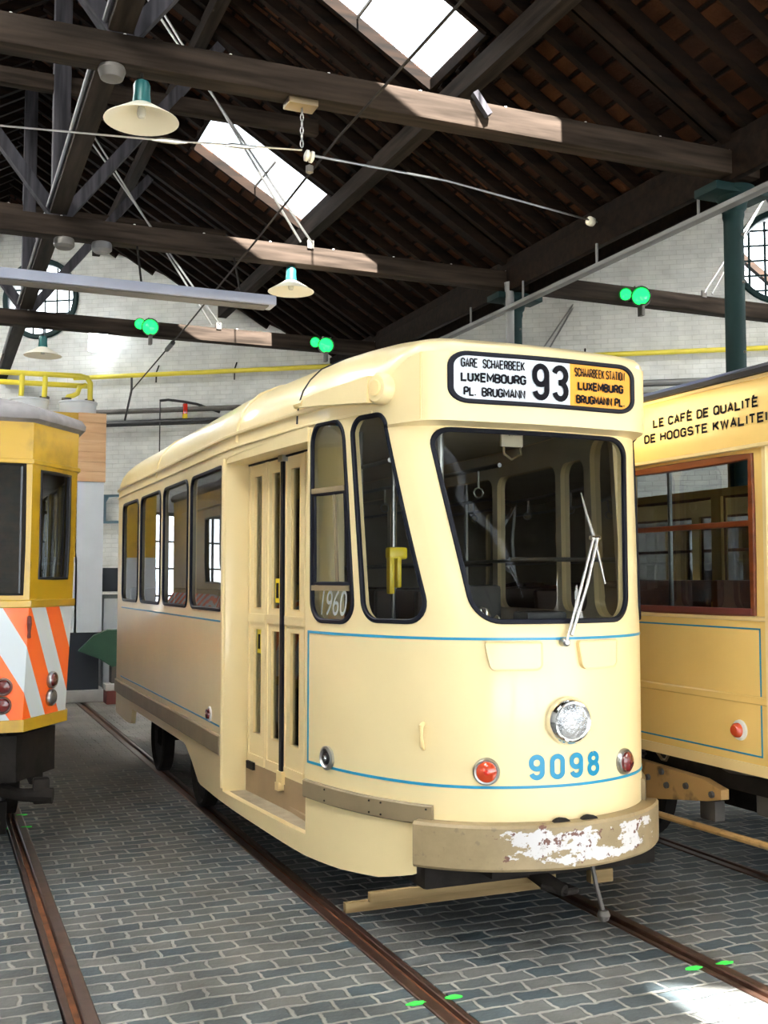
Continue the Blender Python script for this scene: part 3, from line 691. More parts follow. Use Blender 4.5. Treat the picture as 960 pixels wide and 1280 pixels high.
# lever on the shoulder, round horn, side reflector
s_ = T.s_at(2.325, 1., 0, T.slo, T.front); n = Vector((*T.nrm(s_, 1.), 0)); p = F(s_, 1.12)
MB().tube([p+n*.002, p+n*.03+Vector((0, 0, -.01)), p+n*.03+Vector((0, 0, -.06)), p+n*.02+Vector((0, 0, -.11)), p+n*.002+Vector((0, 0, -.13))], [.012, .014, .009, .014, .010], 8).build('shoulder_hook', M['cream_pale'], tram)
s_ = T.sY(5.72, .86); n = Vector((*T.nrm(s_, .86), 0)); p = F(s_, .865)
hn = disc('horn_ring', [(.05, -.01), (.066, .0), (.066, .014), (.052, .022), (.046, .012)], p, n, M['alu'], tram)
disc('horn_grille', [(.048, .008), (.03, .014), (.012, .022), (.001, .026)], p, n, M['black'], hn); disc('horn_centre', [(.018, .015), (.014, .03), (.001, .032)], p, n, M['chrome'], hn)
s_ = T.sY(7.76, .88); p = F(s_, .885); n = Vector((-1, 0, 0))
rf = disc('side_reflector', [(.05, -.01), (.055, .004), (.05, .012)], p, n, M['white'], tram); disc('reflector_lens', [(.038, .008), (.034, .03), (.001, .036)], p, n, M['darkred'], rf)
# destination box on the forehead
_sx = [(T.F(T.s_f0+(Lm-2*T.s_f0)*i/400, 2.9).x, T.s_f0+(Lm-2*T.s_f0)*i/400) for i in range(401)]
def sg(X):
    for (a, b_), (c, d) in zip(_sx[:-1], _sx[1:]):
        if a <= X <= c: return b_+(d-b_)*(X-a)/((c-a) or 1)
    return _sx[0][1] if X < _sx[0][0] else _sx[-1][1]
a_, b_ = sg(2.435), sg(3.555)
P = densify(rounded([(a_, 2.775), (b_, 2.775), (b_, 3.025), (a_, 3.025)], .07, 8), .05)
sf = band('sign_frame', P, rectprof(.024, -.01, .013, .4), F, M['rubber'], tram)
xm = 3.135; inn = lambda P, f: [p for p in P if f(p)]
sgm = sg(xm); U = [a_+(b_-a_)*i/30 for i in range(1, 30)]
plate('sign_white_panel', [p for p in P if p[0] < sgm-.002]+[(sgm, 3.025), (sgm, 2.775)] if False else densify(rounded([(a_, 2.775), (sgm, 2.775), (sgm, 3.025), (a_, 3.025)], [.07, 0, 0, .07], 8), .05), [], lambda u, v, d: F(u, v, .004+d), U, [2.85, 2.95], 0, M['signwhite'], sf)
plate('sign_orange_panel', densify(rounded([(sgm, 2.775), (b_, 2.775), (b_, 3.025), (sgm, 3.025)], [0, .07, .07, 0], 8), .05), [], lambda u, v, d: F(u, v, .004+d), U, [2.85, 2.95], 0, M['signorange'], sf)
def signtext(t, X, z, h, w, sw, nm='sign_text', gap=.42):
    stroke_text(nm, t, h, w, sw, lambda x, y, d: F(sg(X+x), z+y, .0105), M['ink'], sf, gap=gap)
signtext('GARE  SCHAERBEEK', 2.672, 2.949, .050, .36, .0075); signtext('LUXEMBOURG', 2.675, 2.874, .052, .365, .0115); signtext('PL.  BRUGMANN', 2.68, 2.800, .050, .345, .0095)
signtext('9', 2.950, 2.800, .198, .074, .031, 'route_numeral'); signtext('3', 3.070, 2.800, .198, .074, .031, 'route_numeral')
signtext('SCHAARBEEK STATION', 3.330, 2.945, .050, .33, .0065, gap=.5); signtext('LUXEMBURG', 3.335, 2.872, .050, .295, .0115); signtext('BRUGMANN PL.', 3.332, 2.799, .049, .315, .0105)
# wiper
wb = F(T.sX(2.965, 1.56), 1.535, .03)
bb = MB(); bb.lathe([(.022, -.03), (.022, .01), (.012, .02)], wb, (0, -1, 0), 14); w = bb.build('wiper_pivot', M['alu'], tram)
def wp(X, z, d): return F(T.sX(X, z), z, d)
MB().tube([wb+Vector((-.005, -.015, .0)), wp(3.09, 1.82, .05), wp(3.235, 2.075, .035)], .008, 8).build('wiper_arm', M['alu'], w)
MB().tube([wb+Vector((.03, -.01, .035)), wp(3.13, 1.83, .05), wp(3.262, 2.072, .035)], .009, 8).build('wiper_arm', M['alu'], w)
MB().tube([wp(3.22, 2.075, .03), wp(3.28, 2.075, .03)], .013, 8).build('wiper_joint', M['chrome'], w)
MB().tube([wp(3.215, 2.32, .018), wp(3.225, 2.20, .022), wp(3.25, 2.07, .025), wp(3.265, 1.95, .022), wp(3.285, 1.83, .016)], [.004, .008, .011, .008, .005], 8).build('wiper_blade', M['alu'], w)
# folded arm above the side windows
pts = []
bb = MB(); n_ = 8
ringv = []
for i in range(n_+1):
    t = i/n_; yy = 6.02-.70*t; s_ = T.sY(yy, 2.8); h = .045+.10*t; zc = 2.885-.02*t; d1 = .045+.035*t
    ringv += [F(s_, zc-h/2, -.03), F(s_, zc-h/2, d1), F(s_, zc+h/2, d1-.012), F(s_, zc+h/2, -.08)]
fs = [(i*4+k, i*4+(k+1) % 4, (i+1)*4+(k+1) % 4, (i+1)*4+k) for i in range(n_) for k in range(4)]+[(0, 1, 2, 3), tuple(n_*4+k for k in range(4))]
bb.add(ringv, fs); arm = bb.build('signal_arm', M['cream'], tram, 30)
s_ = T.sY(5.27, 2.8); p = F(s_, 2.865, .0); n = Vector((*T.nrm(s_, 2.8), 0))
disc('arm_end_cap', [(.085, -.05), (.085, .04), (.07, .06), (.0, .065)], p, n, M['cream'], arm)
disc('cap_plate', [(.045, .05), (.042, .072), (.0, .074)], p, n, M['cream_pale'], arm)
MB().tube([F(T.sY(6.08, 2.8), 2.885, .03), F(T.sY(5.98, 2.8), 2.885, .03)], .022, 8).build('arm_tip', M['cream_pale'], arm)
# bands over the roof
for yy, mm, r_ in ((7.12, 'cream', .014), (6.12, 'rubber', .006), (9.9, 'cream', .012)):
    s_ = T.sY(yy, 2.8); pts = [F(s_, 2.78, .004)]+[roofpt(s_, k, .002) for k in range(9)]+[roofpt(Lm-s_, k, .002) for k in range(7, -1, -1)]
    MB().tube(pts, r_, 8).build('roof_band', M[mm], tram)
# lifeguard boards, coupling, bogies
def plankb(x0, x1, y0, z0, z1, th, nm='lifeguard_board', m='plank'): return MB().box(x0, y0, z0, x1, y0+th, z1, bev=.006).build(nm, M[m], tram)
plankb(2.03, 3.1, 5.06, .255, .305, .03); plankb(1.93, 3.1, 5.13, .195, .245, .04)
MB().box(3.28, 5.0, .23, 3.42, 5.05, .30, bev=.006).build('board_end', M['plank'], tram)
bb = MB(); bb.box(2.3, 5.0, .30, 3.7, 5.5, .42, bev=.02); bb.box(2.6, 4.85, .36, 3.4, 5.1, .42, bev=.01); bb.build('underframe', M['darkmetal'], tram)
bb = MB(); bb.tube([(2.95, 5.1, .33), (2.95, 4.9, .30), (2.99, 4.8, .28)], [.05, .045, .03], 10); bb.tube([(2.9, 4.88, .29), (3.0, 4.80, .27), (3.08, 4.84, .26), (3.05, 4.92, .27)], .018, 8); bb.build('coupling', M['darkmetal'], tram)
bb = MB(); bb.tube([(3.19, 4.86, .40), (3.205, 4.84, .27), (3.235, 4.83, .15)], .012, 8); bb.lathe([(.0, -.035), (.025, -.025), (.035, 0), (.025, .025), (.0, .035)], (3.24, 4.83, .12), (0, 0, 1), 12); bb.build('hanging_hook', M['iron'], tram)
def bogie(yc):
    for dy in (-.9, .9):
        for X in (2.09, 3.48):
            bb = MB(); o = 1 if X > 2.8 else -1
            bb.lathe([(.05, -.07), (.30, -.065), (.33, -.06), (.33, .04), (.30, .05), (.27, .02), (.10, .015), (.06, .05), (.0, .05)], (X, yc+dy, .335), (o, 0, 0), 28); bb.build('wheel', M['darkmetal'], tram)
        bb = MB(); bb.tube([(2.1, yc+dy, .335), (3.47, yc+dy, .335)], .05, 10); bb.build('axle', M['darkmetal'], tram)
    for X in (2.22, 3.26):
        bb = MB(); bb.box(X, yc-1.3, .33, X+.1, yc+1.3, .46, bev=.02); bb.box(X, yc-.25, .25, X+.12, yc+.25, .40, bev=.02); bb.build('bogie_side_frame', M['darkmetal'], tram)
bogie(9.75)
MB().box(2.45, 5.55, .20, 3.55, 8.3, .50, bev=.04).build('underfloor_shade_box', M['darkmetal'], tram)  # dark box added so the space under the floor looks shaded
MB().box(2.0, 7.5, .26, 2.06, 8.3, .60, bev=.01).build('side_board', M['darkmetal'], tram)
# interior
# floor
s_list = [Lm*i/160 for i in range(161)]; fl_o = [tuple(F(s, .8, -.06)[:2]) for s in s_list]
fl_in = [p for p in fl_o if not (p[0] < 2.6 and 5.9 < p[1] < 7.45)]
# split left flank around the step well
k = next(i for i, p in enumerate(fl_in) if p[1] <= 5.9 and p[0] < 2.6)
fl_in = fl_in[:k]+[(1.93, 7.45), (2.55, 7.45), (2.55, 5.9), (2.06, 5.9)]+fl_in[k:]
fl_in = fl_in[:-1]
plate('interior_floor', fl_in, [], lambda u, v, d: Vector((u, v, .80+d)), (), (), .05, M['darkmetal'], tram)
bb = MB(); bb.box(2.52, 5.9, .42, 2.56, 7.45, .80); bb.box(2.1, 5.92, .40, 2.56, 7.43, .43); bb.build('step_well', M['riser'], tram)
fc = [tuple(F(s, 2.8, -.06)[:2]) for s in s_list][:-1]
plate('interior_ceiling', fc, [], lambda u, v, d: Vector((u, v, 2.86+d)), (), (), .02, M['inner'], tram)
bb = MB(); 
pd = [(2.50, 5.02), (2.75, 4.93), (3.23, 4.93), (3.48, 5.02), (3.52, 5.32), (2.46, 5.32)]
bb.prism(pd, lambda x, y: (x, y, 1.50), lambda x, y: (x, y, 1.60)); pd2 = [(2.6, 5.1), (3.38, 5.1), (3.38, 5.3), (2.6, 5.3)]
bb.prism(pd2, lambda x, y: (x, y, .82), lambda x, y: (x, y, 1.5)); bb.box(2.95, 5.08, 1.6, 3.2, 5.25, 1.68, bev=.02); bb.build('driver_desk', M['black'], tram)
bb = MB(); bb.lathe([(.03, 0), (.05, .02), (.05, .07), (.035, .1), (.0, .11)], (2.66, 5.06, 1.60), (0, 0, 1), 16); bb.lathe([(.025, 0), (.03, .04), (.0, .07)], (2.73, 5.02, 1.6), (0, 0, 1), 12); bb.build('desk_instrument', M['chrome'], tram)
def seat(x, y, w=.42, zf=.8, m='seat', nm='seat', flip=1, back=.55):
    bb = MB(); bb.box(x, y, zf+.36, x+w, y+.42, zf+.46, bev=.03); bb.box(x, y+(.38 if flip > 0 else -.02), zf+.42, x+w, y+(.46 if flip > 0 else .06), zf+.42+back, bev=.03)
    bb.tube([(x+w/2, y+.2, zf), (x+w/2, y+.2, zf+.38)], .04, 8); return bb.build(nm, M[m], tram)
seat(2.82, 5.58, .46, .85, 'black', 'driver_seat', 1, .55)
for yy in (7.7, 8.5, 9.3, 10.1, 10.9, 11.6):
    seat(2.0, yy); seat(3.3, yy, .6)
seat(3.3, 6.9, .6)
poles = [(2.50, 5.35), (2.60, 5.42), (2.62, 6.7), (3.2, 7.5), (2.7, 8.9), (3.25, 9.7), (2.7, 10.8)]
for x, y in poles: MB().tube([(x, y, .8), (x, y, 2.87)], .017, 10).build('grab_pole', M['alu'], tram)
for x in (2.62, 3.4): MB().tube([(x, 6.2, 2.6), (x, 12.3, 2.6)], .015, 8).build('ceiling_rail', M['alu'], tram)
bb = MB(); bb.tube([(3.3, 5.9, 1.98), (4.0-.03, 5.9, 1.98)], .014, 8); bb.tube([(3.6, 6.0, 1.98), (3.95, 12., 1.98)], .012, 8); bb.build('window_rail', M['alu'], tram)
# yellow ticket machine on a pole
bb = MB(); bb.box(2.66, 6.3, 1.98, 2.79, 6.38, 2.06, bev=.02); bb.box(2.66, 6.3, 1.76, 2.70, 6.36, 2.0, bev=.015); bb.box(2.715, 6.3, 1.80, 2.745, 6.36, 2.0, bev=.01); bb.build('ticket_validator', M['brightyellow'], tram)
bb = MB(); bb.tube([(3.02, 5.35, 2.84), (2.98, 5.33, 2.66)], .012, 6); bb.tube([(3.0-.05, 5.33, 2.60), (2.95, 5.33, 2.56), (3.0, 5.33, 2.53), (3.06, 5.33, 2.56), (3.05, 5.33, 2.62)], .008, 6); bb.build('visor_strap', M['brass'], tram)
bb = MB(); bb.box(2.93, 5.32, 2.60, 3.07, 5.345, 2.75, bev=.008); bb.build('sun_visor', M['inner'], tram)
for i in range(6):
    y = 6.5+i*.55
    bb = MB(); bb.tube([(3.4, y, 2.6), (3.4, y, 2.47)], .008, 6); bb.tube([(3.4+.035*cos(a*pi/4), y, 2.44+.035*sin(a*pi/4)) for a in range(8)], .006, 6, True); bb.build('strap_handle', M['alu'], tram)
for i, y in enumerate((6.7, 6.2, 7.6)):
    p = [(2.3+.1*i, y, 2.84), (2.42+.1*i, y, 2.84), (2.36+.1*i, y, 2.60)]
    MB().prism(p, lambda a, b_, *_: (a, y, b_), lambda a, b_, *_: (a, y+.006, b_)) if False else None
    bb = MB(); bb.add([(2.25, y, 2.84), (2.40, y-.05, 2.84), (2.33, y-.02, 2.62), (2.25, y+.008, 2.84), (2.40, y-.042, 2.84), (2.33, y-.012, 2.62)], [(0, 1, 2), (5, 4, 3), (0, 3, 4, 1), (1, 4, 5, 2), (2, 5, 3, 0)])
    bb.build('pennant', M['red'] if i != 1 else M['blue'], tram)

# ================================================================== LEFT YELLOW TRAM
LC = -.10
def facets(w1, w2, yf, yc, yb): return [(LC-w2, yb), (LC-w2, yc), (LC-w1, yf), (LC+w1, yf), (LC+w2, yc), (LC+w2, yb)]
CHEV_OFF = 0.
G = Outline([(.95, facets(.635, .945, 7.19, 7.66, 16.5)), (1.72, facets(.66, .975, 7.15, 7.62, 14.0)), (2.0, facets(.665, .995, 7.15, 7.62, 14.0)), (2.9, facets(.665, 1.0, 7.15, 7.62, 14.0))], smooth=False, n=30)
S = G.s; sF0 = S[60]; sF1 = S[90]; sC0 = S[30]; sC1 = S[120]      # corners along the outline
CHEV_OFF = -(sF1+.20)-1.69*.62-.18+.36*100
M['chev'] = chevron()
ytram = thing('tram', 'yellow tram with orange and white chevron panel at the left edge', 'tram', (LC, 12., 0))
def strip(name, O, s0, s1, z0, z1, m, parent, holes=(), d=0., thick=.04, du=.08, **kw):
    n = max(2, int((s1-s0)/du)); zs = [z0+(z1-z0)*i/4 for i in range(1, 4)]
    crn = [c for c in (sC0, sF0, sF1, sC1) if s0 < c < s1] if O is G else list(getattr(O, 'crn', []))
    ln = [[(c, z0), (c, z1)] for c in crn]
    ou = [(s0, z0)]+[(c, z0) for c in crn if s0 < c < s1]+[(s1, z0), (s1, z1)]+[(c, z1) for c in reversed(crn) if s0 < c < s1]+[(s0, z1)]
    return plate(name, ou, list(holes), lambda u, v, q: O.F(u, v, d+q), (), zs, thick, m, parent, 25, lines=ln, **kw)
# windows
wh = [[(sF0+.06, 1.76), (LC and (sF0+sF1)/2-.35, 1.76), ((sF0+sF1)/2-.35, 2.58), (sF0+.06, 2.58)],
      [((sF0+sF1)/2-.29, 1.76), ((sF0+sF1)/2+.29, 1.76), ((sF0+sF1)/2+.29, 2.58), ((sF0+sF1)/2-.29, 2.58)],
      [((sF0+sF1)/2+.35, 1.76), (sF1-.045, 1.76), (sF1-.045, 2.58), ((sF0+sF1)/2+.35, 2.58)],
      [(sF1+.10, 1.86), (sC1-.10, 1.86), (sC1-.10, 2.55), (sF1+.10, 2.55)],
      [(sC0+.10, 1.86), (sF0-.10, 1.86), (sF0-.10, 2.55), (sC0+.10, 2.55)]]
wh[0] = wh[2] and [(sF0+.045, 1.76), ((sF0+sF1)/2-.35, 1.76), ((sF0+sF1)/2-.35, 2.58), (sF0+.045, 2.58)]
sideh = [[(sC1+.25+i*1.05, 1.82), (sC1+1.15+i*1.05, 1.82), (sC1+1.15+i*1.05, 2.55), (sC1+.25+i*1.05, 2.55)] for i in range(6)]; sideh += [[(G.L-b, z) for b, z in reversed(h)] for h in sideh]
strip('upper_body', G, S[0]+.01, G.L-.01, 1.69, 2.86, M['yellow'], ytram, holes=[densify(h, .2) for h in wh+sideh])
strip('lower_panel', G, S[0]+.01, G.L-.01, .97, 1.69, M['chev'], ytram, d=.0, label='orange and white diagonal stripes')
strip('bottom_trim', G, S[0]+.01, G.L-.01, .90, .975, M['yellow'], ytram, d=.015)
band('waist_moulding', [(sC0-.5, 1.70), (sC0, 1.70), (sF0, 1.70), (sF1, 1.70), (sC1, 1.70), (sC1+3, 1.70)], rectprof(.05, -.004, .02), G.F, M['yellow'], ytram, False)
band('window_sill_moulding', [(sC0-.5, 1.80), (sC0, 1.80), (sF0, 1.80)], rectprof(.02, -.004, .018), G.F, M['yellow'], ytram, False)
band('eaves_moulding', [(sC0-3, 2.60), (sC0, 2.60), (sF0, 2.60), (sF1, 2.60), (sC1, 2.60), (sC1+3, 2.60)], rectprof(.03, -.004, .016), G.F, M['yellow'], ytram, False)
for k_, h in enumerate(wh+sideh):
    fr = band('window_frame', densify(h, .3), rectprof(.022, -.02, .006), G.F, M['darkmetal'] if k_ < 3 else M['black'], ytram)
    gl_ = 'glassdark' if k_ < 5 else 'glassclear'
    plate('pane', h, [], lambda u, v, d: G.F(u, v, -.02+d), (), (), 0, M[gl_], fr)
for ss in (): band('corner_post_bead', [(ss, 1.72), (ss, 2.1), (ss, 2.58)], rectprof(.012, -.002, .012), G.F, M['yellow'], ytram, False)
# roof
def ringO(O, z, d, s0, s1, n=40): return [O.F(s0+(s1-s0)*i/n, z, d) for i in range(n+1)]
sl = [S[0]+.01, sC0, sF0, (sF0+sF1)/2, sF1, sC1, G.L-.01]
prof_ = [(2.85, .0), (2.87, .045), (2.90, .05), (2.94, .02), (2.99, -.12), (3.04, -.35), (3.08, -.65), (3.09, -.9)]
bb = MB(); R_ = [[G.F(s, 2.85, 0)+Vector((0, 0, z-2.85)) for s in sl] for z, d in prof_]
for r_, (z, d) in enumerate(prof_):
    for i, s in enumerate(sl):
        p = R_[r_][i]; c = Vector((LC, min(max(p.y, 8.15), 13.2), z)); v = (p-c); v.z = 0; l = v.length
        R_[r_][i] = Vector((p.x, p.y, z))+v.normalized()*d if l+d > 0 else c
n = len(sl)
bb.add([v for r_ in R_ for v in r_], [(a*n+i, a*n+i+1, (a+1)*n+i+1, (a+1)*n+i) for a in range(len(R_)-1) for i in range(n-1)]+[tuple((len(R_)-1)*n+i for i in range(n))])
bb.build('roof', M['grey_canvas'], ytram, 50)
MB().box(.22, 7.28, 2.99, .36, 7.42, 3.10, bev=.02).build('roof_lamp', M['teal'], ytram)
# apron and coupling
strip('apron', G, sC0+.02, sC1-.02, .58, .87, M['darkmetal'], ytram, d=-.06, thick=.06)
bb = MB(); bb.box(LC-.5, 7.3, .80, LC+.5, 13.8, .92); bb.build('underframe', M['darkmetal'], ytram)
bb = MB(); bb.tube([(.30, 7.6, .52), (.55, 7.35, .48), (.74, 7.3, .47)], [.05, .04, .05], 10); bb.box(.62, 7.3, .42, .72, 7.4, .58, bev=.015); bb.build('coupling', M['darkmetal'], ytram)
for yy in (9.2, 11.6):
    for X in (.60, -.80):
        bb = MB(); bb.lathe([(.05, -.06), (.38, -.05), (.40, -.05), (.40, .04), (.36, .05), (.10, .03), (.0, .05)], (X, yy, .405), (1 if X > 0 else -1, 0, 0), 28); bb.build('wheel', M['darkmetal'], ytram)
bb = MB(); bb.box(.68, 8.4, .35, .78, 12.4, .52, bev=.02); bb.box(-.95, 8.4, .35, -.85, 12.4, .52, bev=.02); bb.box(LC-.6, 7.9, .12, LC+.6, 7.96, .34, bev=.01); bb.build('truck_frame', M['darkmetal'], ytram)
for (s_, z, m_) in ((sF1-.125, 1.185, 'darkred'), (sF1-.125, 1.07, 'darkred'), (sF1+.335, 1.195, 'darkred'), (sF1+.335, 1.08, 'iron')):
    p = G.F(s_, z); n = Vector((*G.nrm(s_, z), 0)); tl = disc('tail_lamp', [(.048, -.01), (.056, .0), (.056, .02), (.05, .028), (.045, .02)], p, n, M['alu'], ytram); disc('lamp_lens', [(.046, .018), (.035, .034), (.0, .04)], p, n, M[m_], tl)
for k_ in (-1,):
    for (s_, z) in ((sF0+.125, 1.185), (sF0+.125, 1.07)):
        p = G.F(s_, z); n = Vector((*G.nrm(s_, z), 0)); tl = disc('tail_lamp', [(.048, -.01), (.056, .0), (.056, .02), (.05, .028), (.045, .02)], p, n, M['alu'], ytram); disc('lamp_lens', [(.046, .018), (.035, .034), (.0, .04)], p, n, M['darkred'], tl)
p = G.F(sF1, 1.62, .01); MB().tube([p, p+Vector((0, -.02, -.04)), p+Vector((0, -.015, -.10)), p+Vector((0, 0, -.13))], [.012, .015, .009, .012], 8).build('latch', M['redbrown'], ytram)
bb = MB(); bb.box(LC-.9, 7.8, .95, LC+.9, 13.8, 1.0); bb.build('interior_floor', M['darkmetal'], ytram)
bb = MB(); bb.box(LC-.9, 9.3, 1.0, LC+.9, 9.36, 2.85); bb.build('bulkhead', M['redwood'], ytram)
bb = MB(); bb.box(LC-.2, 7.45, 1.0, LC+.2, 7.75, 1.75, bev=.05); bb.lathe([(.05, 0), (.05, .05), (.02, .07)], (LC+.1, 7.5, 1.75), (0, 0, 1), 12); bb.build('controller', M['iron'], ytram)

# ================================================================== RIGHT TRAM
rt_ = [(4.5, 13.5), (4.5, 4.25), (6.45, 4.25), (6.45, 13.5)]
Q = Outline([(.5, rt_), (3.5, rt_)], smooth=False, n=30); qc0, qc1 = Q.s[30], Q.s[60]; Q.crn = [qc0, qc1]
rtram = thing('tram', 'warm cream vintage tram with wooden window frames and coffee advertising board', 'tram', (5.47, 9., 0))
sy = lambda Y: 13.5-Y
sz = lambda Y: Q.L-(13.5-Y)
wins = [(6.30, 5.09)]+[(6.30+.13+1.21+i*1.34, 6.30+.13+i*1.34) for i in range(5)]
hs = [[(sy(a), 1.655), (sy(b_), 1.655), (sy(b_), 2.59), (sy(a), 2.59)] for a, b_ in wins]
hs2 = [[(sz(b_), 1.655), (sz(a), 1.655), (sz(a), 2.59), (sz(b_), 2.59)] for a, b_ in wins]
fw_ = [[(qc0+.15+i*.6, 1.7), (qc0+.6+i*.6, 1.7), (qc0+.6+i*.6, 2.55), (qc0+.15+i*.6, 2.55)] for i in range(3)]
strip('upper_body', Q, .01, Q.L-.01, 1.50, 2.66, M['cream2'], rtram, holes=[densify(h, .3) for h in hs+hs2+fw_], thick=.05)
strip('lower_body', Q, .01, Q.L-.01, .74, 1.50, M['cream2'], rtram, thick=.05)
strip('skirt_trim', Q, .01, Q.L-.01, .70, .765, M['cream_pale'], rtram, d=.015, thick=.05)
ab = strip('advertising_board', Q, sy(12.5), sy(4.6), 2.655, 3.045, M['cream2'], rtram, d=.03, thick=.03)
for z in (2.645, 3.05): band('board_moulding', [(sy(13), z), (sy(9), z), (sy(4.3), z)], rectprof(.022, 0, .045), Q.F, M['cream_pale'], rtram, False)
def rtext(t, Yc, z, h, w): stroke_text('advert_text', t, h, w, .0135, lambda x, y, d: Vector((4.5-.034, Yc-x, z+y)), M['ink'], ab, gap=.5)
rtext('LE CAFÉ DE QUALITÉ', 5.49, 2.872, .062, 1.00); rtext('DE HOOGSTE KWALITEIT', 5.47, 2.775, .062, 1.24)
bb = MB()
vs = []; 
for y in (13.5, 4.25):
    for x, z in ((4.42, 3.06), (4.42, 3.09), (4.6, 3.16), (5.0, 3.26), (5.475, 3.30), (5.95, 3.26), (6.35, 3.16), (6.53, 3.09), (6.53, 3.06)): vs.append((x, y, z))
bb.add(vs, [(i, i+1, 10+i, 9+i) for i in range(8)]+[(8, 0, 9, 17), tuple(range(9)), tuple(range(9, 18))]); bb.build('roof', M['rubber'], rtram, 30)
for h in hs:
    a, c = h[0][0], h[1][0]
    fr = band('window_frame', densify(h, .4), rectprof(.05, -.02, .018), Q.F, M['redwood'], rtram)
    band('window_rail', [(a, 2.19), ((a+c)/2, 2.19), (c, 2.19)], rectprof(.035, -.02, .014), Q.F, M['redwood'], fr, False)
    band('sill_rail', [(a, 1.66), ((a+c)/2, 1.66), (c, 1.66)], rectprof(.04, -.02, .03), Q.F, M['redbrown'], fr, False)
    plate('pane', h, [], lambda u, v, d: Q.F(u, v, -.015+d), (), (), 0, M['glassdark'], fr)
for h in hs2+fw_:
    fr = band('window_frame', densify(h, .4), rectprof(.05, -.02, .018), Q.F, M['redwood'], rtram); plate('pane', h, [], lambda u, v, d: Q.F(u, v, -.015+d), (), (), 0, M['glass'], fr)
def rline(p): band('blue_line', p, [(-.005, -.002), (-.005, .003), (.005, .003), (.005, -.002)], Q.F, M['blue'], rtram, False, None)
rline([(sy(12.5), 1.56), (sy(9), 1.56), (sy(5.045), 1.56)]); rline([(sy(12.5), .815), (sy(9), .815), (sy(5.045), .815)]); rline([(sy(5.05), .81), (sy(5.05), 1.2), (sy(5.05), 1.565)])
band('panel_moulding', [(sy(12.5), 1.14), (sy(9), 1.14), (sy(4.3), 1.14)], rectprof(.05, -.002, .012, .5), Q.F, M['cream2'], rtram, False)
band('waist_moulding', [(sy(12.5), 1.62), (sy(9), 1.62), (sy(4.3), 1.62)], rectprof(.03, -.002, .016, .5), Q.F, M['cream_pale'], rtram, False)
band('corner_moulding', [(sy(4.97), .72), (sy(4.97), 1.6), (sy(4.97), 2.65)], rectprof(.05, -.002, .02, .5), Q.F, M['cream_pale'], rtram, False)
p = Q.F(sy(5.235), .95); tl = disc('side_lamp', [(.048, -.01), (.062, .0), (.060, .012), (.045, .02)], p, (-1, 0, 0), M['white'], rtram); disc('lamp_lens', [(.045, .01), (.042, .04), (.03, .052), (.0, .054)], p, (-1, 0, 0), M['orange'], tl)
# truck
bb = MB(); tk = [(7.0, .30), (6.45, .28), (6.2, .37), (5.55, .47), (5.42, .50), (5.42, .56), (5.6, .60), (6.35, .62), (7.0, .62)]
bb.prism(tk, lambda y, z: (4.50, y, z), lambda y, z: (4.56, y, z)); tf = bb.build('truck_side_plate', M['tanmetal'], rtram)
for (y, z) in ((5.5, .52), (5.75, .53), (5.95, .50), (6.15, .52), (6.0, .58)): disc('bolt', [(.022, -.002), (.02, .018), (.0, .022)], (4.5, y, z), (-1, 0, 0), M['iron'], tf, 8)
for yy in (6.35, 6.95):
    bb = MB(); bb.tube([(4.56+.05*cos(a*.7), yy+.05*sin(a*.7), .62+a*.0033) for a in range(46)], .011, 6); bb.build('coil_spring', M['iron'], rtram)
bb = MB(); bb.tube([(4.52, 6.62, .60), (4.50, 6.66, .74), (4.50, 6.62, .86)], .05, 8); bb.build('spring_hanger', M['tanmetal'], rtram)
for yy in (6.65, 9.6):
    for X in (4.78, 6.17):
        bb = MB(); o = -1 if X < 5 else 1; bb.lathe([(.05, -.06), (.36, -.05), (.38, -.05), (.38, .04), (.33, .05), (.30, .02), (.10, .03), (.0, .06)], (X, yy, .385), (o, 0, 0), 30); bb.build('wheel', M['darkmetal'], rtram)
    bb = MB(); bb.box(4.53, yy-.16, .28, 4.66, yy+.16, .56, bev=.03); bb.build('axle_box', M['tanmetal'], rtram)
MB().tube([(4.48, 6.9, .28), (4.46, 6.0, .305), (4.45, 4.8, .33)], .022, 10).build('brake_rod', M['tanmetal'], rtram)
bb = MB(); bb.box(4.62, 4.4, .55, 4.72, 13, .74, bev=.01); bb.box(6.2, 4.4, .55, 6.3, 13, .74, bev=.01); bb.box(4.9, 4.5, .35, 6.0, 6.0, .6, bev=.05); bb.build('underframe', M['darkmetal'], rtram)
bb = MB(); bb.box(4.66, 5.05, .42, 4.76, 5.3, .62, bev=.02); bb.tube([(4.7, 5.9, .62), (4.6, 5.2, .70)], .03, 8); bb.box(4.6, 5.6, .32, 4.68, 5.75, .45, bev=.01); bb.build('brake_gear', M['iron'], rtram)
bb = MB(); bb.tube([(4.5, 6.05, .70), (4.5, 6.0, .66), (4.5, 5.96, .66), (4.5, 5.93, .70)], .01, 6); bb.build('underside_eye', M['brass'], rtram)
bb = MB(); bb.box(4.56, 4.35, .80, 6.4, 13.4, .84); bb.build('interior_floor', M['darkmetal'], rtram)
bb = MB(); bb.box(4.56, 4.35, 2.95, 6.4, 13.4, 3.0); bb.build('interior_ceiling', M['redwood'], rtram)
for i in range(7):
    for x in (4.7, 5.7):
        bb = MB(); y = 5.3+i*1.0; bb.box(x, y, 1.2, x+.6, y+.4, 1.28, bev=.02); bb.box(x, y+.36, 1.25, x+.6, y+.42, 1.85, bev=.02); bb.box(x+.05, y+.1, .84, x+.12, y+.3, 1.2); bb.build('bench_seat', M['redwood'], rtram)
MB().tube([(4.75, 6.2, .84), (4.75, 6.2, 2.95)], .016, 8).build('grab_pole', M['alu'], rtram)
MB().box(4.56, 4.9, .84, 6.4, 4.95, 1.6).build('bulkhead', M['redwood'], rtram)

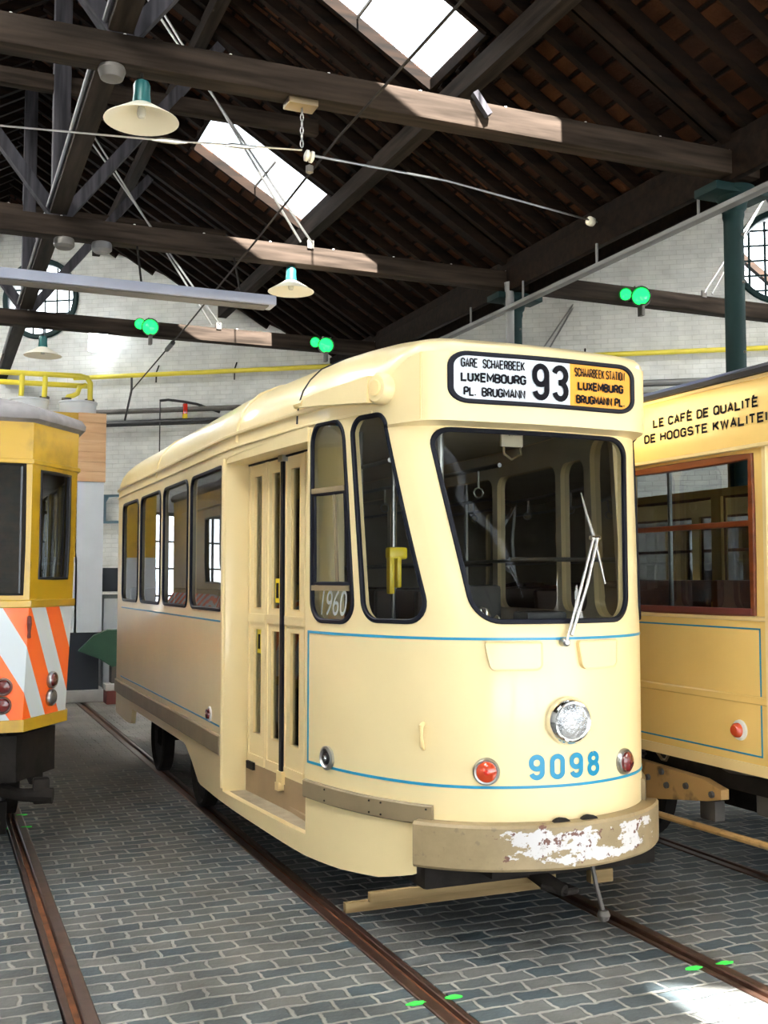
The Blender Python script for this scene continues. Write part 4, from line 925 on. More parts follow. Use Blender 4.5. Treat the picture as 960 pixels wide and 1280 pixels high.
# ================================================================== THE BUILDING
XV, ZV, SL, XR = 6.83, 5.89, .6, 1.17; ZR = ZV+SL*(XV-XR); XL = 2*XR-XV; XR2 = 2*XV-XR; XV2 = XV+2*(XV-XR)
WA, WS = (2.81, 21.3), -.66
def wy(x): return WA[1]+WS*(x-WA[0])
Y0 = -9.
def roofz(x):
    if x <= XR: return ZR-SL*(XR-x)
    if x <= XV: return ZR-SL*(x-XR)
    if x <= XR2: return ZV+SL*(x-XV)
    return ZR-SL*(x-XR2)
# end wall with two round windows
wl = math.hypot(1, WS); X1 = XV2
def FW(u, v, d): x = XL+u/wl; return Vector((x-(-WS)/wl*d*1., wy(x)-d/wl, v))
uX = lambda x: (x-XL)*wl
wins_c = [(uX(1.82), 7.37, .70), (uX(13.42), 7.43, .74)]
circ = lambda c, r, n=40: [(c[0]+r*cos(2*pi*i/n), c[1]+r*sin(2*pi*i/n)) for i in range(n)]
outer = densify([(0, 0), (uX(X1), 0)], 99)[:1]+[(uX(X1), 0)]+[(uX(x), roofz(x)+.12) for x in (X1, XR2, XV, XR, XL)]
low_w = [[(uX(x), .9), (uX(x+.95), .9), (uX(x+.95), 3.3), (uX(x), 3.3)] for x in (-3.9, -2.75, -1.6, -.45)]
plate('wall_back', outer, [circ(c, c[2]) for c in wins_c]+low_w, FW, (), (), .35, M['wallbrick'], None, 30, kind='structure')
for i, c in enumerate(wins_c):
    w = band('window_%d' % (i+1), circ(c, c[2]+.05), rectprof(.10, -.05, .06), FW, M['teal'], None, True, kind='structure')
    plate('pane', circ(c, c[2]), [], lambda u, v, d: FW(u, v, -.2+d), (), (), 0, M['skyglass'], w)
    for k in range(-2, 3):
        o_ = k*c[2]*.36; h_ = sqrt(c[2]**2-o_**2)
        MB().obar(FW(c[0]+o_, c[1]-h_, -.18), FW(c[0]+o_, c[1]+h_, -.18), .03, .03, up=(0, 1, 0)).build('glazing_bar', M['teal'], w)
        MB().obar(FW(c[0]-h_, c[1]+o_, -.18), FW(c[0]+h_, c[1]+o_, -.18), .03, .03).build('glazing_bar', M['teal'], w)
for i, h in enumerate(low_w):
    w = band('window_%d' % (60+i), densify(h, .5), rectprof(.08, -.05, .03), FW, M['teal'], None, True, kind='structure')
    plate('pane', h, [], lambda u, v, d: FW(u, v, -.2+d), (), (), 0, M['skyglass'], w)
    um = (h[0][0]+h[1][0])/2; MB().obar(FW(um, .9, -.18), FW(um, 3.3, -.18), .05, .04, up=(0, 1, 0)).build('glazing_bar', M['teal'], w)
    for z in (1.5, 2.1, 2.7): MB().obar(FW(h[0][0], z, -.18), FW(h[1][0], z, -.18), .04, .04).build('glazing_bar', M['teal'], w)
plate('wall_left', [(Y0, 0), (wy(XL), 0), (wy(XL), roofz(XL)+.1), (Y0, roofz(XL)+.1)], [[(y, 1.6), (y+1.8, 1.6), (y+1.8, 4.4), (y, 4.4)] for y in (-4., 12.)], lambda u, v, d: Vector((XL+d, u, v)), (), (), .3, M['wallbrick'], None, 30, kind='structure')
plate('wall_right', [(Y0, 0), (wy(X1), 0), (wy(X1), roofz(X1)+.1), (Y0, roofz(X1)+.1)], [[(y, 1.6), (y+1.8, 1.6), (y+1.8, 4.4), (y, 4.4)] for y in (-5, -1., 3., 7.)], lambda u, v, d: Vector((X1-d, u, v)), (), (), .3, M['wallbrick'], None, 30, kind='structure')
added_gates = [(x-1.2, x+1.2) for x in (-.1, 2.79, 5.53)]+[(x-1.2, x+1.2) for x in (8.9, 11.7, 14.5)]
go = []
for a, c in added_gates: go += [(a, 0), (a, 4.3), (c, 4.3), (c, 0)]
plate('wall_front_added', [(XL, 0)]+go+[(X1, 0)]+[(x, roofz(x)+.12) for x in (X1, XR2, XV, XR, XL)], [], lambda u, v, d: Vector((u, Y0-d, v)), (), (), .3, M['wallbrick'], None, 30, kind='structure')  # unseen wall added to cut daylight from the gate end onto the roof
# roof slopes with skylights
SKY = [(2.90, 4.83, 8.98, 10.28), (3.28, 4.93, 13.6, 15.05), (2.90, 4.80, 4.85, 6.15), (2.90, 4.80, .4, 1.7), (2.75, 4.80, -6.35, -4.95)]
def slope(name, xa, xb, skies, ylo, ysec, raf0, raf1, nm='rafter'):
    """xa: eaves x, xb: ridge x"""
    yy = lambda x: wy(x)+.2
    o = [(xa, Y0), (xb, Y0), (xb, yy(xb)), (xa, yy(xa))]
    hl_ = [[(a, c), (b_, c), (b_, d), (a, d)] for a, b_, c, d in skies]
    c_ = plate(name, o, hl_, lambda u, v, d: Vector((u, v, roofz(u)+.10+(-d))), (), (), -.08 if False else .08, M['tiles'], None, 30, kind='structure')
    i = 0; Y = raf0
    sg = 1 if xb > xa else -1
    while Y < raf1:
        xs_ = sorted((xa, xb)); segs = [tuple(xs_)]
        lim = None
        for a, b_, c, d in skies:
            if c-.06 < Y < d+.06: segs = [(xs_[0], a-.02), (b_+.02, xs_[1])]
        bb = MB()
        for p, q in segs:
            # stop at the end wall
            if Y > wy(q)-.05:
                q2 = WA[0]+(Y+.1-WA[1])/WS
                q = min(q, q2)
                if q <= p+.1: continue
            bb.obar((p, Y, roofz(p+1e-4)+.03-.0), (q, Y, roofz(q-1e-4)+.03), .075, .13, up=(0, 0, 1))
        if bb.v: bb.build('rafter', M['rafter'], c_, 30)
        Y += .42; i += 1
    return c_
r1 = slope('ceiling', XV, XR, SKY, 0, 0, 2.5, 21.5)
SKL = [(-2.4, -.6, -6+4.2*i, -4.6+4.2*i) for i in range(7)]; SKR = [(8.9, 10.8, -6+4.2*i, -4.6+4.2*i) for i in range(5)]; SKQ = [(14.2, 16.1, -6+4.2*i, -4.6+4.2*i) for i in range(4)]  # unseen skylights added on the other slopes to brighten hall and back wall
r2 = slope('ceiling', XL, XR, SKL, 0, 0, 6.0, 25)
r3 = slope('ceiling', XV, XR2, SKR, 0, 0, 4.0, 16)
r4 = slope('ceiling', XV2, XR2, SKQ, 0, 0, 30, 31)
for i, (a, b_, c, d) in enumerate(SKY+SKL+SKR+SKQ):
    w = MB(); z = lambda x: roofz(x)+.08
    for p, q in (((a, c), (b_, c)), ((b_, c), (b_, d)), ((b_, d), (a, d)), ((a, d), (a, c))):
        w.obar((p[0], p[1], z(p[0])), (q[0], q[1], z(q[0])), .05, .12)
    w = w.build('window_%d' % (i+3), M['rafter'], None, 30, kind='structure')  # the frosted ones are added light openings, out of view
    plate('pane', [(a, c), (b_, c), (b_, d), (a, d)], [], lambda u, v, dd: Vector((u, v, roofz(u)+.16)), (), (), 0, M['skyglass'] if i < 5 else M['frost'], w)  # frosted panes belong to the added, unseen skylights
    xm_ = (a+b_)/2+.1
    MB().obar((xm_, c+.35, z(xm_)+.05), (xm_, d, z(xm_)+.05), .02, .03).build('glazing_bar', M['iron'], w)
# gables above the open gate end
# ---- floor in strips between the rails
RX = [.62, 2.09, 3.485, 4.84]
YF0, YF1 = -9., 26.
bb = MB(); xs_ = [XL]+[v for r in RX for v in (r-.075, r+.07)]+[X1]
for i in range(0, len(xs_), 2):
    a, c = xs_[i], xs_[i+1]; bb.add([(a, YF0, 0), (c, YF0, 0), (c, YF1, 0), (a, YF1, 0)], [(0, 1, 2, 3)])
for r in RX: bb.add([(r-.075, YF0, 0), (r+.07, YF0, 0), (r+.07, YF1, 0), (r-.075, YF1, 0), (r-.075, YF0, -.2), (r+.07, YF0, -.2), (r+.07, YF1, -.2), (r-.075, YF1, -.2)], [(0, 3, 7, 4), (1, 5, 6, 2), (4, 7, 6, 5)])
me = bpy.data.meshes.new('floor'); me.from_pydata(bb.v, [], bb.f); link('floor', me, M['setts'], None, None, kind='structure')
M['railsteel'] = mat('rail_steel', (.10, .055, .04), .38, .6, var=.3, vscale=12)
M['rust'] = mat('rust', (.17, .06, .02), .85, var=.5, vscale=14)
lbls = ['rusty grooved rail in the setts leading to the yellow chevron tram', 'grooved rail under the left side of the cream 9098 tram', 'grooved rail running out from under the right end of the bumper', 'dark rail beneath the near side of the coffee advert tram']
for X, lb, sgn in zip(RX, lbls, (1, -1, 1, -1)):
    r = thing('tram_rail', lb, 'rail', (X, 8, 0), 'rails set in the paved floor')
    pr_ = [(-.07, -.12), (-.07, .002), (-.064, .006), (-.014, .006), (-.008, .0), (-.004, -.035), (.026, -.035), (.030, .0), (.034, .003), (.060, .003), (.064, -.002), (.064, -.12)]
    pr_ = [(x*sgn*-1, z) for x, z in pr_]
    m1 = MB(); vs = [(X+x, y, z) for y in (YF0, 16.9) for x, z in pr_]; n = len(pr_)
    m1.add(vs, [(i, (i+1) % n, n+(i+1) % n, n+i) for i in range(n)]+[tuple(range(n)), tuple(range(n, 2*n))]); m1.build('rail_head', M['railsteel'], r, 20)
    xa, xb = sorted((.004*sgn, -.026*sgn)); MB().box(X+xa, YF0, -.034, X+xb, 16.9, -.020).build('groove_rust', M['rust'], r, 20)
# green marks beside rails
marks = [(.56, 8.62), (2.04, 4.42), (3.44, 4.30)]
for k_, (x, y) in enumerate(marks):
    lb = ['green chalk marks across the rail in front of the yellow tram', 'green chalk marks across the nearest rail at the bottom centre', 'green chalk marks on the rail at the lower right'][k_]
    t = thing('paint_mark', lb, 'paint mark', (x, y, 0), 'green marks by the rails')
    for dx in (-.05, .13):
        for dyy in ((0,) if k_ else (0, .45)):
            bb = MB(); pl = [(x+dx+.05*cos(a)*random.uniform(.7, 1.1), y+dyy+.018*sin(a)*random.uniform(.7, 1.2)) for a in [i*pi/6 for i in range(12)]]
            bb.prism(pl, lambda a, c: (a, c, .001), lambda a, c: (a, c, .0075)); bb.build('chalk_patch', M['greenmark'], t)

# ---- trusses
def truss(Yf, i, lb):
    t = thing('roof_truss', lb, 'roof truss', (XR, Yf, 5.55), 'timber trusses carrying the shed roof')
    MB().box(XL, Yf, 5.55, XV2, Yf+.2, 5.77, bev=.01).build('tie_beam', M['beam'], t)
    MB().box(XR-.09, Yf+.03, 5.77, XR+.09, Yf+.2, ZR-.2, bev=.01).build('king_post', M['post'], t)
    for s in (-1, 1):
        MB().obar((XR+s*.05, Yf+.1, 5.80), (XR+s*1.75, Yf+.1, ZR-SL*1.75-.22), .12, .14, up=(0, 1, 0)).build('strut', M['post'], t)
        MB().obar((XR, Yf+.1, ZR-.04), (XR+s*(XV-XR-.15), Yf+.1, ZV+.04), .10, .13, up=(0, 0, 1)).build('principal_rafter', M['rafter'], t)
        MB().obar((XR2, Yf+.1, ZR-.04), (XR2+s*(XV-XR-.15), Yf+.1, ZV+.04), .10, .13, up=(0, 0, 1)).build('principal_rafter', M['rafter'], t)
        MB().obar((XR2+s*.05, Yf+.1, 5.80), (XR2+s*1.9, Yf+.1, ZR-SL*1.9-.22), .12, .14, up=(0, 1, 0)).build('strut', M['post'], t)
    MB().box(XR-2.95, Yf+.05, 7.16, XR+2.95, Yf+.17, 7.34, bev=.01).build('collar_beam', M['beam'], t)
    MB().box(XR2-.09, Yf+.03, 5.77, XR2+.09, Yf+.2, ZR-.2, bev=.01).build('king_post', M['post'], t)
    for dx in ((0, .13) if i else ()):
        MB().tube([(XR+.6+dx, Yf-.02, ZR-.55), (4.02-dx*1.1, Yf-.02, 5.80)], .014, 6).build('tie_rod', M['alu'], t)
        MB().tube([(XR2-.6-dx, Yf-.02, ZR-.55), (9.72+dx, Yf-.02, 5.80)], .014, 6).build('tie_rod', M['alu'], t)
    for xx in ((4.0, 9.72) if i else (9.72,)): MB().box(xx-.04, Yf-.025, 5.74, xx+.04, Yf+.005, 5.84, bev=.006).build('rod_bracket', M['iron'], t)
    if not i: MB().obar((3.98, Yf-.03, 5.82), (4.10, Yf-.05, 5.64), .07, .05).build('rod_bracket', M['post'], t)
    for k in range(11 if i < 3 else 0):
        x = .4+k*.78; MB().lathe([(.014, 0), (.012, .012), (.0, .016)], (x, Yf+.03, 5.77), (0, 0, 1), 8).build('bolt', M['white'], t)  # white heads drawn as small glints of light along the beam top
for i, (Y, lb) in enumerate(((7.67, 'nearest roof truss, its tie beam crossing above the first white lamp'), (11.87, 'middle roof truss with sun patch, over the second white lamp'),
              (16.3, 'farthest roof truss carrying two green signal lamps'))): truss(Y, i, lb)
# ---- longitudinal timbers
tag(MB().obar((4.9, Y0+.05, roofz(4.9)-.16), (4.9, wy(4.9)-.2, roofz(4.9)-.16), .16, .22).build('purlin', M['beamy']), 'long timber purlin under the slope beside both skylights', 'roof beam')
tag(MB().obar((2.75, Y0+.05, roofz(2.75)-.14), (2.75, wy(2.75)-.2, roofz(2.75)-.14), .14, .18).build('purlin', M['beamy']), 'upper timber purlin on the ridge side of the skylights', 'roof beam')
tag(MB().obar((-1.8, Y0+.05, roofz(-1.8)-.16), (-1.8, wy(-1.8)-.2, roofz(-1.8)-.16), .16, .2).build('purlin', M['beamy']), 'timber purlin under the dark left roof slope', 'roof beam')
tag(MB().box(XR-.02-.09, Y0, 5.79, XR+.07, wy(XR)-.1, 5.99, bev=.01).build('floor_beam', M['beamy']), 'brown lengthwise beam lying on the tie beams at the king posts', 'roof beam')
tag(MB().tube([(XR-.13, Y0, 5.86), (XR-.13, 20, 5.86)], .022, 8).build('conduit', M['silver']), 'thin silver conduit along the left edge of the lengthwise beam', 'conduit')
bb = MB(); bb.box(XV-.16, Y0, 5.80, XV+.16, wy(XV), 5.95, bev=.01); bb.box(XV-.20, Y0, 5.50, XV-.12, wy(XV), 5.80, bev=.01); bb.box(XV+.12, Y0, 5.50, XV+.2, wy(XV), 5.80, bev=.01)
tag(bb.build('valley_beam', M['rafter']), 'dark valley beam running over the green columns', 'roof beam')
# columns
for i, (Y, lb) in enumerate(((7.9, 'tall dark green iron column at the right, nearest'), (12.02, 'dark green iron column behind the destination sign'))):
    t = thing('iron_column', lb, 'column', (XV, Y, 0), 'iron columns under the valley beam')
    MB().lathe([(.16, 0), (.16, .12), (.12, .16), (.10, .22), (.097, 2.5), (.09, 5.2), (.10, 5.24), (.10, 5.28)], (XV, Y, 0), (0, 0, 1), 24).build('shaft', M['teal'], t)
    MB().lathe([(.095, 5.28), (.12, 5.31), (.14, 5.40), (.2, 5.46), (.2, 5.50)], (XV, Y, 0), (0, 0, 1), 24).build('capital', M['teal'], t)
    MB().box(XV-.32, Y-.16, 5.42, XV+.32, Y+.16, 5.50, bev=.01).build('bearing_plate', M['teal'], t)
    for z in (3.3, 3.95, 4.6, 5.05): MB().lathe([(.014, 0), (.012, .02), (.0, .024)], (XV+.02, Y-.09, z), (.2, -1, 0), 8).build('bolt', M['iron'], t)
# silver downpipe in front of the second column top
tag(MB().tube([(6.66, 11.85, 3.0), (6.66, 11.85, 5.45), (6.64, 11.85, 5.62)], .055, 12).build('pipe_stub', M['silver']), 'short silver pipe rising beside the column behind the destination sign', 'pipe')
# grey cable tray hung from brackets
t = thing('cable_tray', 'long pale grey cable tray slanting across the upper right', 'cable tray', (6.6, 10, 5.25))
MB().box(6.55, 6.0, 5.235, 6.65, 16.5, 5.285, bev=.01).build('tray', M['silver'], t)
for y in (8.1, 9.8, 11.4, 12.8): MB().box(6.59, y, 5.285, 6.61, y+.02, 5.52).build('hanger', M['silver'], t)
# ---- lamps
def lamp(loc, lb, top):
    t = thing('pendant_lamp', lb, 'lamp', loc, 'enamel lamps hanging from the tie beams')
    x, y, z = loc
    MB().lathe([(.055, .125), (.08, .115), (.268, .0), (.271, -.006), (.264, -.006), (.075, .10), (.0, .10)], loc, (0, 0, 1), 40, cap=False).build('lamp_shade', M['enamel'], t)
    MB().lathe([(.062, .11), (.066, .14), (.060, .20), (.062, .255), (.05, .285), (.02, .30)], loc, (0, 0, 1), 20).build('lamp_neck', M['tealb'], t)
    MB().lathe([(.022, .10), (.03, .08), (.034, .05), (.026, .02), (.0, .01)], loc, (0, 0, 1), 16).build('bulb', M['bulb'], t)
    MB().tube([(x, y, z+.29), (x, y, top)], .012, 6).build('stem', M['darkmetal'], t)
lamp((1.32, 7.78, 5.20), 'nearest white enamel pendant lamp with teal neck', 5.56)
lamp((3.80, 11.98, 5.24), 'second white enamel pendant lamp, over the cream tram roof', 5.56)
lamp((1.40, 16.4, 5.14), 'farthest enamel lamp, low at the left beneath the round window', 5.56)
tag(MB().lathe([(.09, .0), (.10, -.03), (.08, -.09), (.03, -.11), (.0, -.11)], (1.10, 7.76, 5.55), (0, 0, 1), 20).build('round_fitting', M['iron']), 'round grey fitting under the nearest beam beside the lamp', 'fitting')
for (x, lb) in ((1.62, 'pale drum bulkhead light under the middle beam'), (1.22, 'dark round fitting under the middle beam by the king post')):
    tag(MB().lathe([(.10, .0), (.11, -.02), (.11, -.08), (.08, -.11), (.0, -.115)], (x, 11.97, 5.55), (0, 0, 1), 20).build('bulkhead_light', M['silver' if x > 1.5 else 'iron']), lb, 'light fitting')
# green signal lamps
def signal(x, y, z, lb, turn):
    t = thing('signal_lamp', lb, 'signal lamp', (x, y, z), 'green lamps clamped to the tie beams')
    ax = Vector((turn, -1, -.1)).normalized(); c = Vector((x, y, z)); sd = ax.cross(Vector((0, 0, 1))).normalized()
    MB().lathe([(.05, -.24), (.10, -.22), (.12, -.06), (.13, .0), (.13, .06), (.118, .06), (.112, .0)], c, ax, 24).build('housing', M['black'], t)
    MB().lathe([(.112, .01), (.09, .03), (.05, .045), (.0, .05)], c, ax, 20).build('lens', M['lensgreen'], t)
    c2 = c+sd*.13+Vector((0, .12, .07)); MB().lathe([(.05, -.15), (.08, -.1), (.085, .03), (.075, .0)], c2, ax, 18).build('second_housing', M['black'], t)
    MB().lathe([(.075, .0), (.05, .02), (.0, .03)], c2, ax, 16).build('second_lens', M['lensgreen'], t)
    MB().box(x-.02, y-.04, z-.26, x+.03, y+.06, z-.1, bev=.01).build('clamp', M['iron'], t)
    MB().tube([(x, y+.02, z+.1), (x, y+.14, z+.16)], .02, 8).build('bracket', M['iron'], t)
signal(2.90, 16.06, 5.62, 'green signal lamp on the far beam, left of the two there', -.15)
signal(5.68, 16.06, 5.58, 'green signal lamp on the far beam just above the cream tram roof', -.2)
signal(8.50, 11.62, 5.57, 'green signal lamp on the beam at the right, beside the column', -.9)
# long trunking
bb = MB(); bb.box(-2.6, 11.50, 4.93, 3.48, 11.76, 5.04, bev=.01); t = thing('lighting_trunking', 'long blue-grey trunking hung below the middle beam', 'trunking', (1, 11.6, 5.0))
bb.build('trunking_body', M['bluetrunk'], t)
for x in (.2, 2.0, 3.1): MB().tube([(x, 11.63, 5.04), (x, 11.95, 5.56)], .012, 6).build('hanger', M['darkmetal'], t)
bb = MB(); bb.box(-2.6, 11.53, 4.915, 3.4, 11.73, 4.932); bb.build('diffuser', M['iron'], t)
# chain and span wires
t = thing('wire_hanger', 'chain with pale insulator hanging from the nearest beam', 'chain', (2.55, 7.78, 5.55))
MB().box(2.42, 7.70, 5.50, 2.66, 7.86, 5.55, bev=.01).build('anchor_plate', M['brass'], t)
for k in range(6):
    z = 5.48-k*.052; a = [(2.55+(.012 if k % 2 else 0)*cos(q*pi/4)+(0 if k % 2 else .0), 7.78+(.0 if k % 2 else .012*cos(q*pi/4)), z+.032*sin(q*pi/4)) for q in range(8)]
    MB().tube(a, .005, 6, True).build('chain_link', M['alu'], t)
MB().lathe([(.02, -.03), (.045, -.02), (.045, .0), (.025, .01), (.045, .02), (.045, .04), (.02, .05)], (2.60, 7.78, 5.13), (1, 0, -.15), 14).build('insulator', M['enamel'], t)
MB().lathe([(.01, -.03), (.03, -.02), (.03, .03), (.01, .04)], (2.62, 7.80, 5.03), (0, 0, 1), 12).build('clamp', M['iron'], t)
tag(MB().tube([(XL+.02, 7.78, 4.72), (-1.2, 7.78, 4.93), (.35, 7.78, 5.0), (1.4, 7.78, 5.07), (2.55, 7.78, 5.17)], .007, 6).build('span_wire', M['alu']), 'thin span wire from the left edge to the hanging chain', 'wire')
tag(MB().tube([(2.60, 7.78, 5.14), (4.2, 8.6, 5.45), (6.72, 9.88, 5.78)], .011, 8).build('span_wire', M['alu']), 'thick pale span wire sloping right to the valley beam', 'wire')
tag(MB().lathe([(.03, -.05), (.05, -.03), (.05, .03), (.03, .05)], (6.5, 9.77, 5.74), (1, .4, 0), 12).build('insulator', M['enamel']), 'pale insulator at the right end of the thick span wire', 'insulator')
for k, (x, y, z) in enumerate(((1.52, 7.78, 5.075), (2.05, 7.78, 5.12))): tag(MB().tube([(x-.12, y, z-.01), (x-.05, y, z), (x+.06, y, z+.005), (x+.14, y, z+.012)], [.006, .02, .02, .006], 8).build('wire_strainer', M['alu']), ['pale strainer on the span wire just left of the nearest lamp', 'long strainer on the span wire to the right of the nearest lamp'][k], 'wire fitting')
t = thing('trolley_wire', 'dark trolley wire running back over the cream tram', 'wire', (2.9, 10, 5.3))
MB().tube([(2.82, Y0+.05, 5.35), (2.86, 7.8, 5.33), (2.95, 10.5, 5.30), (3.1, 14.5, 5.30), (3.22, 19.5, 5.27)], .011, 6).build('wire', M['darkmetal'], t)
MB().tube([(3.13, 15.5, 5.295), (3.14, 16., 5.29)], .035, 8).build('strain_insulator', M['black'], t)
tag(MB().tube([(3.3, 20.8, 4.9), (3.22, 19.6, 5.27), (3.22, 19.6, 5.5)], .02, 6).build('wire_anchor', M['black']), 'black anchor where the trolley wire meets the wall', 'wire fitting')
# ---- yellow pipe along the end wall and gas fittings
t = thing('gas_pipe', 'long yellow gas pipe along the whitewashed end wall', 'pipe', (*FW(uX(6), 5.77, .15)[:],))
def wpt(x, z, d=.16): return FW(uX(x), z, d)
MB().tube([wpt(2.5, 5.74), wpt(6.5, 5.78), wpt(14.5, 5.82)], .045, 12).build('pipe_run', M['yellow2'], t)
for x in (3.9, 5.2, 7.8, 10.6): MB().tube([wpt(x, 5.95, .02), wpt(x, 5.80, .14), wpt(x, 5.6, .15)], .015, 6).build('pipe_bracket', M['darkmetal'], t)
t = thing('gas_manifold', 'yellow gas manifold with gooseneck branches above the white drums', 'pipe', (1, 17.4, 4.9))
for z, y in ((5.02, 17.3), (4.93, 17.55)): MB().tube([(-2.6, y, z-.05), (1., y, z), (2.05, y, z+.02), (2.15, y, z), (2.20, y, z-.08), (2.20, y, z-.355)] if z > 5 else [(-2.6, y, z-.06), (2.2, y, z)], .042, 12).build('manifold_pipe', M['yellow2'], t)
for x in (1.52, 1.18): MB().tube([(x, 17.3, 5.0), (x, 17.3, 4.85), (x-.01, 17.3, 4.67)], .04, 10).build('branch', M['yellow2'], t)
MB().tube([(2.15, 17.45, 4.93), (2.05, 17.4, 4.88), (2.02, 17.4, 4.78), (1.95, 17.4, 4.74), (1.88, 17.4, 4.72), (1.85, 17.4, 4.67)], .04, 10).build('gooseneck', M['yellow2'], t)
for x in (2.2, 1.52, 1.85): MB().lathe([(.075, -.015), (.075, .015)], (x, 17.35, 4.672), (0, 0, 1), 16).build('flange', M['iron'], t)
for k, (x, lb) in enumerate(((2.03, 'white gas drum at the right under the yellow goosenecks'), (1.30, 'white gas drum half hidden above the yellow tram roof'))):
    tag(MB().lathe([(.27, 0), (.28, .02), (.28, .17), (.30, .175), (.30, .20), (.25, .21), (.0, .21)], (x, 17.4, 4.435), (0, 0, 1), 28).build('gas_drum', M['whitepaint']), lb, 'drum', 'drums on the tall cabinet')
# ---- tall painted cabinet, platform, odds and ends at the end of the hall
tag(MB().box(-3.8, 16.95, 0, 5.3, 19.4, .18, bev=.02).build('platform', M['concrete']), 'low pale concrete platform in front of the end wall', 'platform')
t = thing('tall_cabinet', 'tall white and yellow cabinet behind the yellow tram', 'cabinet', (1.7, 17.3, .18))
bb = MB(); bb.box(.55, 17.05, 1.05, 2.02, 17.7, 2.2); bb.box(1.99, 17.05, 1.05, 2.40, 17.7, 3.36); bb.build('white_body', M['whitepaint'], t)
MB().box(.55, 17.05, 2.2, 2.0, 17.7, 4.42).build('yellow_panel', M['yellow'], t)
bb = MB()
for k in range(7): z = 3.365+k*.152; bb.box(2.0, 17.03, z, 2.42, 17.7, z+.149, bev=.004)
bb.build('plywood_boards', M['ply'], t)
MB().box(.5, 17.08, .18, 2.37, 17.66, 1.05).build('plinth', M['darkblue'], t)
t = thing('locker', 'narrow grey locker between the white cabinet and the cream tram', 'locker', (2.55, 17.4, .18)); MB().box(2.45, 17.35, .18, 3.1, 17.7, 1.62, bev=.01).build('carcass', M['locker'], t); MB().box(2.47, 17.33, .24, 2.75, 17.355, 1.56, bev=.004).build('door', M['whitepaint'], t)
tag(MB().box(2.42, 17.2, 1.67, 3.0, 17.65, 2.04, bev=.02).build('switch_box', M['darkblue']), 'dark box standing on top of the grey locker', 'box')
t = thing('green_plough', 'dark green pointed plough-shaped implement near the end wall', 'implement', (2.4, 16.7, .2))
bb = MB(); ppl = [(2.0, .80), (2.22, 1.02), (2.42, 1.10), (2.62, 1.10), (2.62, .58), (2.5, .55), (2.3, .68)]
bb.prism(ppl, lambda x, z: (x, 16.6, z), lambda x, z: (x+.05, 16.95, z)); bb.build('blade', M['green'], t, 25)
MB().box(2.5, 16.65, .30, 2.64, 16.9, .58, bev=.01).build('stand', M['iron'], t)
MB().box(2.42, 16.55, .0, 2.66, 16.9, .20, bev=.01).build('base', M['redbrown'], t)
MB().box(2.40, 16.55, .20, 2.70, 16.9, .30, bev=.02).build('base_top', M['concrete'], t)
t = thing('wall_bracket', 'blue-grey steel bracket frame on the wall behind the cream tram', 'bracket', (*wpt(2.9, 3.4, .05)[:],))
for p, q in (((2.75, 3.45), (3.3, 3.45)), ((2.75, 2.95), (3.3, 2.95)), ((2.85, 2.9), (2.85, 3.5)), ((3.05, 2.95), (3.05, 3.45)), ((2.85, 2.95), (3.1, 3.45))): MB().obar(wpt(p[0], p[1], .12), wpt(q[0], q[1], .12), .04, .05, up=(0, 0, 1)).build('steel_bar', M['blueframe'], t)
for z, r, x0, x1, lb in ((5.05, .05, 2.9, 6.5, 'upper dark grey pipe on the end wall below the yellow one'), (4.82, .06, 2.9, 6.5, 'lower black pipe on the end wall below the yellow one')):
    tag(MB().tube([wpt(x0, z, .2), wpt(x1, z+.02, .2)], r, 10).build('wall_pipe', M['iron'] if r < .055 else M['black']), lb, 'pipe')
tag(MB().tube([wpt(10.3, 5.25, .2), wpt(15.5, 5.3, .2)], .06, 10).build('wall_pipe', M['silver']), 'pale pipe on the end wall above the right tram roof', 'pipe')
tag(MB().tube([wpt(10.5, 5.05, .2), wpt(15.5, 5.1, .2)], .045, 10).build('wall_pipe', M['iron']), 'dark pipe on the end wall just under the pale one', 'pipe')
t = thing('wall_winch', 'small red, yellow and black fitting on the end wall pipes', 'wall fitting', (*wpt(4.3, 5.1, .35)[:],))
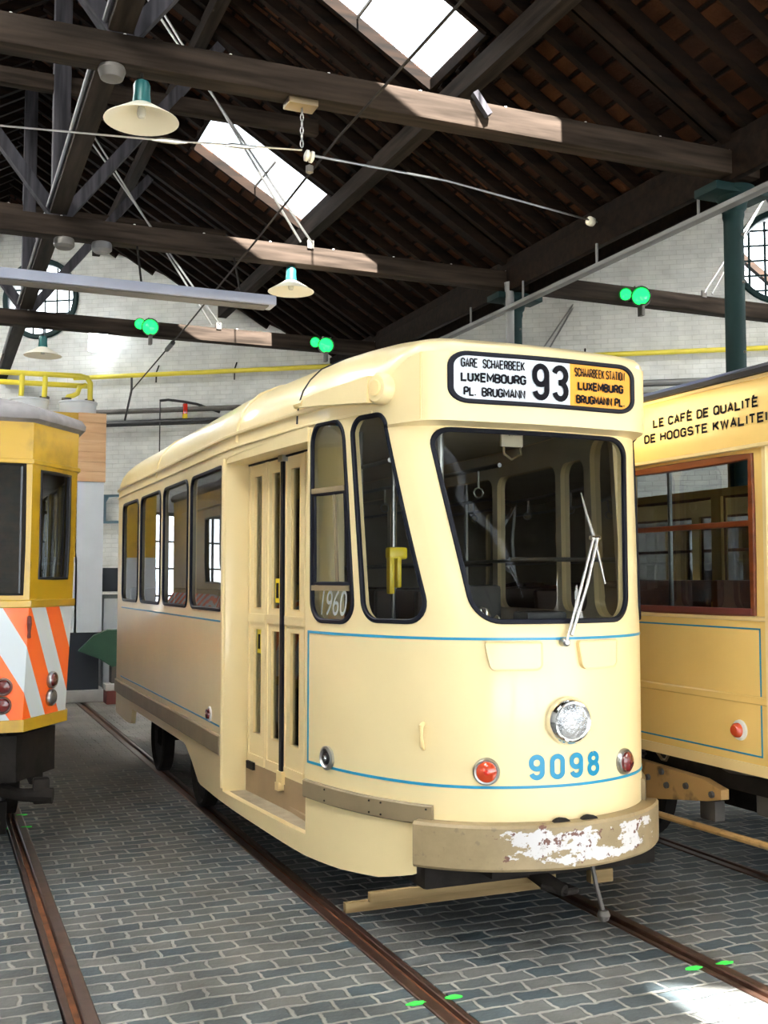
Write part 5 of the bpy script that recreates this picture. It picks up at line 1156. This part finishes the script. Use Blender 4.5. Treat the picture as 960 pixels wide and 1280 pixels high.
MB().box(4.25, 20.0, 4.96, 4.33, 20.1, 5.16, bev=.01).build('red_end', M['red'], t); MB().box(4.25, 20.0, 4.88, 4.33, 20.1, 4.97, bev=.01).build('yellow_end', M['brightyellow'], t)
MB().tube([(3.85, 20.25, 5.22), (4.0, 20.2, 5.24), (4.25, 20.05, 5.2), (4.5, 19.95, 5.15), (4.9, 19.8, 5.0)], .025, 8).build('lever', M['black'], t)
tag(MB().tube([(3.87, 20.3, 5.25), (3.87, 20.3, 4.2)], .012, 6).build('hanging_cord', M['black']), 'thin cord hanging down the end wall', 'cord')
# bright wall light
t = thing('floodlight', 'bright square floodlight shining on the end wall', 'light', (*wpt(2.95, 6.4, .2)[:],))
c = wpt(2.95, 6.40, .25); MB().box(c.x-.19, c.y-.02, c.z-.19, c.x+.19, c.y+.02, c.z+.19, bev=.03).build('lit_face', M['lampwhite'], t); MB().box(c.x-.17, c.y+.02, c.z-.17, c.x+.17, c.y+.12, c.z+.17, bev=.02).build('housing', M['iron'], t)
# diagonal timber brace lower left
bb = MB()
# ================================================================== LIGHT AND CAMERA
w = bpy.data.worlds.new('World'); bpy.context.scene.world = w; w.use_nodes = True
bg = w.node_tree.nodes['Background']; bg.inputs[0].default_value = (.86, .93, 1., 1); bg.inputs[1].default_value = 5.
su = bpy.data.lights.new('Sun', 'SUN'); su.energy = 170.; su.angle = radians(.6); su.color = (1., .95, .86)
so = bpy.data.objects.new('Sun', su); COL.objects.link(so); so.rotation_euler = Vector((.02, .74, -.67)).to_track_quat('-Z', 'Y').to_euler()
cam = bpy.data.cameras.new('Camera'); co = bpy.data.objects.new('Camera', cam); COL.objects.link(co)
cam.sensor_fit = 'HORIZONTAL'; cam.sensor_width = 36.; cam.lens = 36.*1350/960; cam.clip_start = .05
yaw, pitch = radians(22.6), math.atan(85/1350)
co.location = (0, 0, 1.85); co.rotation_euler = (pi/2+pitch, 0, -yaw)
sc = bpy.context.scene; sc.camera = co
vs = sc.view_settings; vs.view_transform = 'Standard'; vs.look = 'None'; vs.gamma = 1; vs.use_curve_mapping = False; vs.exposure = .65
try: sc.cycles.max_bounces = 10; sc.cycles.transparent_max_bounces = 16
except Exception: pass
